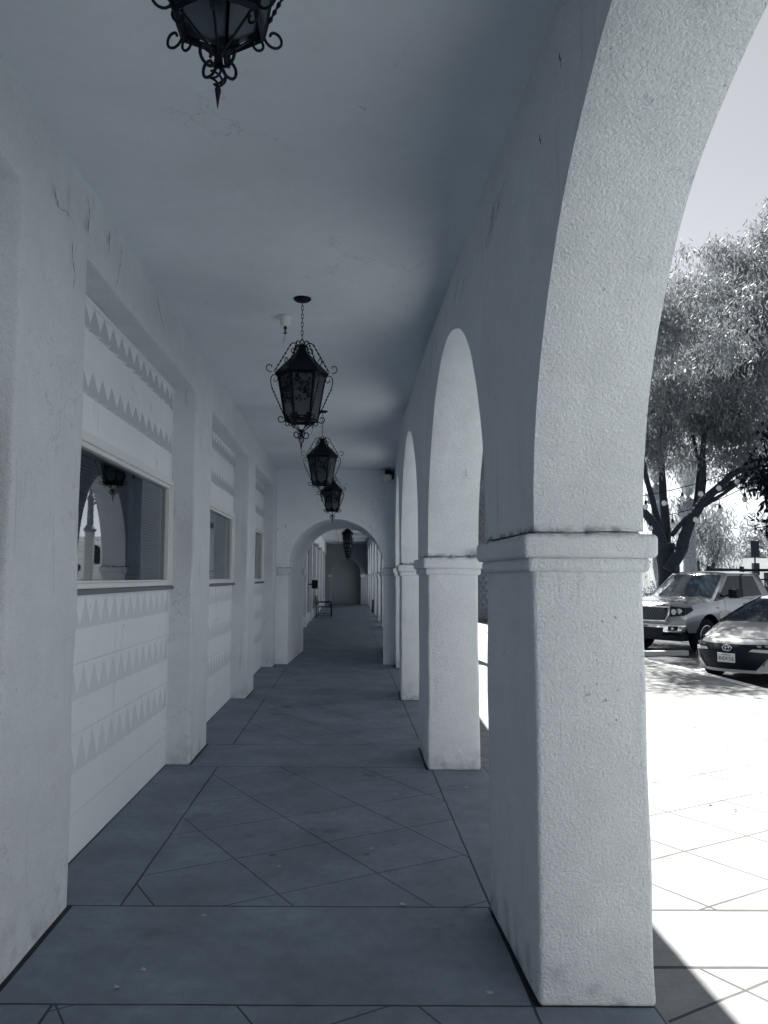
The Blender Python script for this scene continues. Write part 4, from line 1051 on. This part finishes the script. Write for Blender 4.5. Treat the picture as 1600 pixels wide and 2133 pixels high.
    def wheel(c, x, y, r_, wd, spokes=6):
        sg = 1 if y > 0 else -1; wh = empty('wheel', (x, y, r_)); wh.parent = c.root
        t = MB(); t.lathe([(r_ * .66, -wd / 2), (r_ * .93, -wd / 2), (r_, -wd * .36), (r_, wd * .36), (r_ * .93, wd / 2), (r_ * .66, wd / 2)], 30, cap=False)
        t.v = [(a, -b2 if False else z_, b_) for (a, b_, z_) in [(p[0], p[1], p[2]) for p in t.v] for b2 in (0,)]
        t.build('tyre', M['rubber'], wh, True)
        bk = MB(); bk.lathe([(r_ * .62, sg * wd * .40), (r_ * .60, sg * wd * .15), (.05, sg * wd * .12)], 30); bk.v = [(q_[0], q_[2], q_[1]) for q_ in bk.v]; bk.build('rim_well', M['black'], wh)
        rm_ = MB(); rm_.lathe([(r_ * .68, sg * wd * .45), (r_ * .62, sg * wd * .47), (r_ * .60, sg * wd * .38)], 30, cap=False)
        for k_ in range(spokes):
            a = 2 * math.pi * k_ / spokes; ca, sa = math.cos(a), math.sin(a); q = r_ * .13
            rm_.add([(.05 * ca - q * sa * .6, .05 * sa + q * ca * .6, sg * wd * .34), (.05 * ca + q * sa * .6, .05 * sa - q * ca * .6, sg * wd * .34), (r_ * .63 * ca + q * sa, r_ * .63 * sa - q * ca, sg * wd * .44), (r_ * .63 * ca - q * sa, r_ * .63 * sa + q * ca, sg * wd * .44)], [(0, 1, 2, 3)])
        rm_.lathe([(.075, sg * wd * .2), (.075, sg * wd * .36), (.03, sg * wd * .38)], 12)
        rm_.v = [(p[0], p[2], p[1]) for p in rm_.v]; rm_.build('rim', M['chrome'], wh)
    def text(c, name, txt, size, fn, m, parent, ext=.001):
        cu = bpy.data.curves.new(name, 'FONT'); cu.body = txt; cu.size = size; cu.align_x = 'CENTER'; cu.align_y = 'CENTER'; cu.extrude = ext; cu.resolution_u = 2
        tmp = bpy.data.objects.new(name, cu); dg = bpy.context.evaluated_depsgraph_get()
        col.objects.link(tmp); dg.update(); me = bpy.data.meshes.new_from_object(tmp.evaluated_get(dg)); bpy.data.objects.remove(tmp); bpy.data.curves.remove(cu)
        o = bpy.data.objects.new(name, me); me.materials.clear(); me.materials.append(M[m]); col.objects.link(o); o.parent = parent
        o.matrix_local = fn; return o

# --- pickup truck
t = Car('pickup_truck', 'silver double-cab pickup truck with a pipe rack parked behind the pale hatchback', 7.10, 19.5, 58, 'silver')
t.k0, t.kl, t.tuck, t.lean, t.z0 = .26, 1.6, .05, .045, .40
WX, WR, AR = -.98, .405, .53
t.W = lambda x: lerpt([(-5.9, .99), (-4.6, 1.0), (-1.9, .985), (-1.5, 1.0), (-.9, 1.02), (-.2, .985), (0, .96)], x)
t.slant = lambda z: -.10 * max(0, (z - .95) / .3) ** 2 if z > .95 else 0
def ttop(x, v):
    zc = lerpt([(-5.9, 1.32), (-3.75, 1.32), (-3.7, 1.30), (-1.5, 1.33), (-1.2, 1.325), (-.6, 1.285), (-.15, 1.23), (0, 1.13)], x)
    if x > -1.45: return zc - .10 * abs(v) ** 5 + .018 * math.exp(-((abs(v) - .62) / .12) ** 2)
    return zc - .05 * abs(v) ** 8
t.top = ttop
def arch_zb(x, wx, base, r_, zc):
    d = abs(x - wx); return max(base, zc + math.sqrt(max(0, r_ * r_ - d * d))) if d < r_ else base
t.zb = lambda x: max(arch_zb(x, WX, .50, AR, WR), arch_zb(x, WX - 3.7, .50, AR, WR)) if x < -.05 else .60
xs = sorted(set([0, -.04, -.1, -.2, -.3, -.4] + [WX + AR * math.cos(math.pi * i / 16) for i in range(17)] + [-1.6, -1.8, -2.2, -2.6, -3, -3.4, -3.7, -3.72, -3.76] + [WX - 3.7 + AR * math.cos(math.pi * i / 16) for i in range(17)] + [-5.3, -5.6, -5.85]), reverse=True)
t.body(xs)
u = MB(); u.box(-5.6, -.25, -.80, .80, .30, 1.0); u.build('chassis', M['black'], t.root)
t.cabin(lambda q: -1.18 - .74 * q, lambda q: -3.72 + .20 * q, lambda q: .925 - .15 * q - .035 * q * q, lambda q: 1.26 + .64 * q, .20, .06)
wsd = t.patch('windscreen', lambda a, b_, d: t.G(a, b_, d), [(-.91, .06), (.91, .06), (.93, .93), (-.93, .93)], 'carglass', .007, 14, 6)
t.patch('front_side_window', lambda a, b_, d: t.GS(a, b_, 1, d), [(.06, .10), (.43, .10), (.40, .90), (.10, .90)], 'carglass', .008, 8, 6)
t.patch('rear_side_window', lambda a, b_, d: t.GS(a, b_, 1, d), [(.50, .10), (.86, .16), (.80, .90), (.47, .90)], 'carglass', .008, 6, 6)
t.patch('door_pillar', lambda a, b_, d: t.GS(a, b_, 1, d), [(.43, .08), (.50, .08), (.47, .91), (.40, .91)], 'black', .006, 2, 6)
t.patch('front_side_window', lambda a, b_, d: t.GS(a, b_, -1, d), [(.06, .10), (.43, .10), (.40, .90), (.10, .90)], 'carglass', .008, 8, 6)
# grille, lamps, bumper
gr = t.patch('grille', t.F, [(-.60, .80), (.60, .80), (.64, 1.08), (-.64, 1.08)], 'black', .016, 12, 4)
gm = MB()
for i in range(-13, 14):
    for sgn in (-1, 1):
        pts = []
        for k_ in range(5):
            z = .81 + .265 * k_ / 4; v = i * .047 + sgn * (k_ - 2) * .028
            if abs(v) < .62: pts.append(t.F(v, z, .024))
        if len(pts) > 1: gm.tube(pts, .0042, 4)
gm.build('grille_mesh', M['silver'], gr)
fr = MB()
fr.tube([t.F(v, z, .02) for v, z in [(-.70, 1.10), (-.3, 1.105), (0, 1.105), (.3, 1.105), (.70, 1.10), (.66, .90), (.60, .775), (.3, .77), (0, .77), (-.3, .77), (-.60, .775), (-.66, .90)]], [.026] * 12, 6, closed=True); fr.build('grille_surround', M['chrome'], t.root, True)
t.patch('hood_scoop', t.F, [(-.60, 1.125), (.60, 1.125), (.58, 1.143), (-.58, 1.143)], 'black', .012, 10, 1)
for sg in (-1, 1):
    hl = t.patch('headlight', t.F, [(sg * .70, .87), (sg * 1.0, .91), (sg * 1.0, 1.09), (sg * .71, 1.12)], 'black', .014, 6, 4)
    for v_, z_, r_ in ((.775, .985, .075), (.89, 1.0, .07)):
        q = MB(); q.lathe([(r_, -.02), (r_ * .95, .015), (r_ * .4, .02), (.004, .004)], 14); q.v = [(p[2], p[0], p[1]) for p in q.v]; o = q.build('lamp', M['lens'], hl, True); o.location = t.F(sg * v_, z_, .02)
    t.patch('headlight_wrap', lambda a, b_, d: t.Sd(a, b_, sg, d), [(-.0, .91), (-.30, 1.03), (-.24, 1.10), (-.0, 1.09)], 'black', .008, 4, 3)
# bumper: thick curved bar, chrome ends, dark middle
def bump_pt(v, z, d): p = t.F(v, max(z, .45), d); return Vector((p.x + .07 - .05 * abs(v) ** 3, p.y * 1.01, z))
t.patch('bumper', bump_pt, [(-1.0, .50), (1.0, .50), (1.0, .70), (-1.0, .70)], 'chrome', .0, 24, 4, thick=.03)
t.patch('bumper_step', bump_pt, [(-.66, .695), (.66, .695), (.66, .76), (-.66, .76)], 'silver', -.05, 12, 2, thick=.05)
t.patch('lower_intake', bump_pt, [(-.55, .40), (.55, .40), (.58, .62), (-.58, .62)], 'black', .02, 12, 4)
t.patch('bumper_lip', bump_pt, [(-.75, .36), (.75, .36), (.82, .44), (-.82, .44)], 'black', -.01, 12, 2)
for sg in (-1, 1):
    t.patch('fog_lamp_recess', bump_pt, [(sg * .68, .55), (sg * .86, .56), (sg * .87, .66), (sg * .68, .655)], 'black', .022, 4, 2)
    q = MB(); q.lathe([(.04, 0), (.038, .02), (.01, .01)], 12); q.v = [(p[2], p[0], p[1]) for p in q.v]; o = q.build('fog_lamp', M['lens'], t.root, True); o.location = bump_pt(sg * .77, .605, .03)
for (x_, y_) in ((WX, .86), (WX, -.86), (WX - 3.7, .86), (WX - 3.7, -.86)): t.wheel(x_, y_, WR, .26)
mi = MB(); mi.box(-1.92, -1.78, .96, 1.02, 1.34, 1.38); mi.build('mirror_arm', M['black'], t.root)
mi = MB(); mi.box(-1.94, -1.80, 1.01, 1.24, 1.30, 1.52); bevel(mi.build('mirror', M['black'], t.root), .03, 3)
ha = MB(); ha.box(-2.75, -2.58, .985, 1.02, 1.14, 1.17); ha.build('door_handle', M['black'], t.root)
bd = MB(); bd.box(-1.62, -1.42, 1.0, 1.012, 1.06, 1.085); bd.build('badge', M['chrome'], t.root)
sm_ = MB()
for x_ in (-1.75, -2.85, -3.70): sm_.tube([t.Sd(x_, z_, 1, .001) for z_ in (.56, .8, 1.0, 1.2, 1.27)], .004, 4)
sm_.tube([t.Sd(x_, .54, 1, .002) for x_ in (-1.75, -2.3, -2.85, -3.7)], .004, 4); sm_.build('door_seams', M['black'], t.root)
rk = MB()
for x_ in (-3.95, -5.5):
    for sg in (-1, 1): rk.box(x_ - .05, x_ + .05, sg * .93 - .04, sg * .93 + .04, 1.30, 2.12)
    rk.tube([(x_, -.98, 2.0), (x_, .98, 2.0)], .028, 8); rk.tube([(x_, -.95, 1.75), (x_, .95, 1.75)], .02, 6)
for sg in (-1, 1): rk.tube([(-3.95, sg * .97, 2.03), (-5.8, sg * .97, 2.03)], .03, 8)
rk.tube([(-3.95, .93, 2.0), (-4.5, .95, 1.32)], .03, 6)
rk.build('pipe_rack', M['dark'], t.root)
wp = t.patch('dash_paper', lambda a, b_, d: t.G(a, b_, d), [(-.95, .05), (-.72, .05), (-.55, .72), (-.80, .92)], 'shade', .0078, 3, 3)

# --- pale hatchback
p = Car('parked_car', 'pale pearl hatchback with a black lower face and angular white bumper corners', 6.47, 13.84, 53, 'pearl')
p.k0, p.kl, p.tuck, p.lean, p.z0 = .46, 1.5, .05, .05, .22
PWX, PWR, PAR = -.94, .325, .375
p.W = lambda x: lerpt([(-4.5, .80), (-3.6, .87), (-2, .875), (-1.0, .88), (-.4, .86), (0, .80)], x)
p.slant = lambda z: -.10 * max(0, (z - .52) / .2) ** 1.6 - .05 * max(0, (.4 - z) / .2)
def ptop(x, v):
    zc = lerpt([(-4.5, 1.02), (-3.8, 1.08), (-1.05, 1.02), (-.9, .995), (-.5, .90), (-.2, .805), (0, .715)], x)
    return zc - lerpt([(-4.5, .05), (-1.1, .08), (-.5, .10), (0, .055)], x) * abs(v) ** 3.2 + (.02 * math.exp(-((abs(v) - .78) / .12) ** 2) if x > -1.2 else 0)
p.top = ptop
p.zb = lambda x: max(arch_zb(x, PWX, .22, PAR, PWR), arch_zb(x, PWX - 2.7, .22, PAR, PWR)) if x < -.02 else .20
xs = sorted(set([0, -.03, -.08, -.15, -.25, -.38, -.5] + [PWX + PAR * math.cos(math.pi * i / 14) for i in range(15)] + [-1.4, -1.7, -2, -2.4, -2.8, -3.1] + [PWX - 2.7 + PAR * math.cos(math.pi * i / 14) for i in range(15)] + [-4.2, -4.45]), reverse=True)
p.body(xs)
u = MB(); u.box(-4.2, -.3, -.68, .68, .18, .75); u.build('chassis', M['black'], p.root)
p.cabin(lambda q: -.98 - 1.12 * q ** .95, lambda q: -4.2 + 1.0 * q, lambda q: .79 - .17 * q - .04 * q * q, lambda q: .985 + .43 * q ** .9, .20, .055)
p.patch('windscreen', lambda a, b_, d: p.G(a, b_, d), [(-.95, .0), (.95, .0), (.90, .93), (-.90, .93)], 'carglass', .008, 14, 8)
for sg in (-1, 1):
    p.patch('side_window', lambda a, b_, d: p.GS(a, b_, sg, d), [(.05, .14), (.72, .2), (.55, .9), (.14, .9)], 'carglass', .008, 8, 6)
    pl_ = MB(); pl_.tube([p.G(sg * .965, q / 8, .012) for q in range(9)], .016, 6); pl_.build('windscreen_pillar', M['black'], p.root)
cw = MB(); cw.tube([p.G(-.97 + 1.94 * i / 16, .0, .012) for i in range(17)], .022, 6); cw.build('cowl', M['black'], p.root)
# face: black lower panel, slim lamps, white corner blades
p.patch('upper_face', p.F, [(-.80, .53), (.80, .53), (.86, .665), (-.86, .665)], 'dark', .010, 20, 4)
p.patch('lower_face', p.F, [(-.62, .24), (.62, .24), (.80, .53), (-.80, .53)], 'black', .014, 20, 5)
p.patch('bumper_lip', p.F, [(-.66, .195), (.66, .195), (.64, .245), (-.64, .245)], 'pearl', .026, 14, 2)
for sg in (-1, 1):
    hl = p.patch('headlight', p.F, [(sg * .46, .615), (sg * .99, .60), (sg * 1.0, .69), (sg * .50, .665)], 'black', .020, 8, 3)
    for v_, z_ in ((.60, .64), (.72, .645), (.84, .65)):
        q = MB(); q.box(-.012, .012, -.032, .032, -.018, .018); o = q.build('lamp', M['lens'], hl); o.location = p.F(sg * v_, z_, .024)
    p.patch('brow_strip', p.F, [(sg * .44, .555), (sg * .99, .525), (sg * 1.0, .585), (sg * .50, .595)], 'pearl', .030, 8, 2)
    cb = MB()                                # corner blade: a raised angular C shape round the fog lamp pocket
    A = [(sg * .995, .585), (sg * .84, .565), (sg * .72, .40), (sg * .56, .245), (sg * .80, .19), (sg * .995, .21)]
    outer = [p.F(v_, z_, .045) for v_, z_ in A]; inner = [p.F(v_, z_, -.01) for v_, z_ in A]
    n_ = len(A); cb.add(outer + inner, [tuple(range(n_)) if sg > 0 else tuple(range(n_))[::-1]] + [((i, (i + 1) % n_, n_ + (i + 1) % n_, n_ + i)) for i in range(n_)])
    bevel(cb.build('bumper_blade', M['pearl'], p.root), .008, 2)
    if sg < 0: p.patch('fog_pocket', p.F, [(sg * .90, .30), (sg * .985, .28), (sg * .985, .50), (sg * .90, .49)], 'black', .048, 2, 3)
# oval emblem: ring with two crossed inner ovals
em = MB(); C0 = p.F(0, .60, .016)
def oval(ry, rz_, r_, dz=0, n_=24): em.tube([C0 + Vector((.006, ry * math.cos(2 * math.pi * i / n_), rz_ * math.sin(2 * math.pi * i / n_) + dz)) for i in range(n_)], r_, 5, closed=True)
oval(.078, .052, .008); oval(.028, .048, .006, .0); oval(.058, .022, .006, .026); em.build('emblem', M['chrome'], p.root, True)
pa = MB(); pa.box(-.004, .004, -.1525, .1525, -.076, .076); pm = pa.build('number_plate', M['plate'], p.root); bevel(pm, .003, 1); pm.location = p.F(0, .435, .03)
Mx = Matrix(((0, 0, 1, .0045), (.72, 0, 0, 0), (0, 1, 0, -.016), (0, 0, 0, 1)))
p.text('plate_number', '8HDK336', .088, Mx, 'dark', pm)
Mx = Matrix(((0, 0, 1, .0045), (1, 0, 0, 0), (0, 1, 0, .052), (0, 0, 0, 1)))
p.text('plate_state', 'California', .036, Mx, 'dark', pm)
for (x_, y_) in ((PWX, .77), (PWX, -.77), (PWX - 2.7, .77), (PWX - 2.7, -.77)): p.wheel(x_, y_, PWR, .2, 5)
for sg in (-1, 1):
    mi = MB(); mi.box(-1.62, -1.48, sg * .86 - .10 * (sg < 0), sg * .86 + .10 * (sg > 0) + .0001, 1.0, 1.12); bevel(mi.build('mirror', M['pearl'], p.root), .03, 3)
hs_ = MB(); hs_.tube([Vector((p.X(-.10, v / 10), v / 10 * p.Yw(-.1, 1), p.top(-.10, v / 10) + .001)) for v in range(-9, 10)], .004, 4); hs_.build('hood_seam', M['black'], p.root)
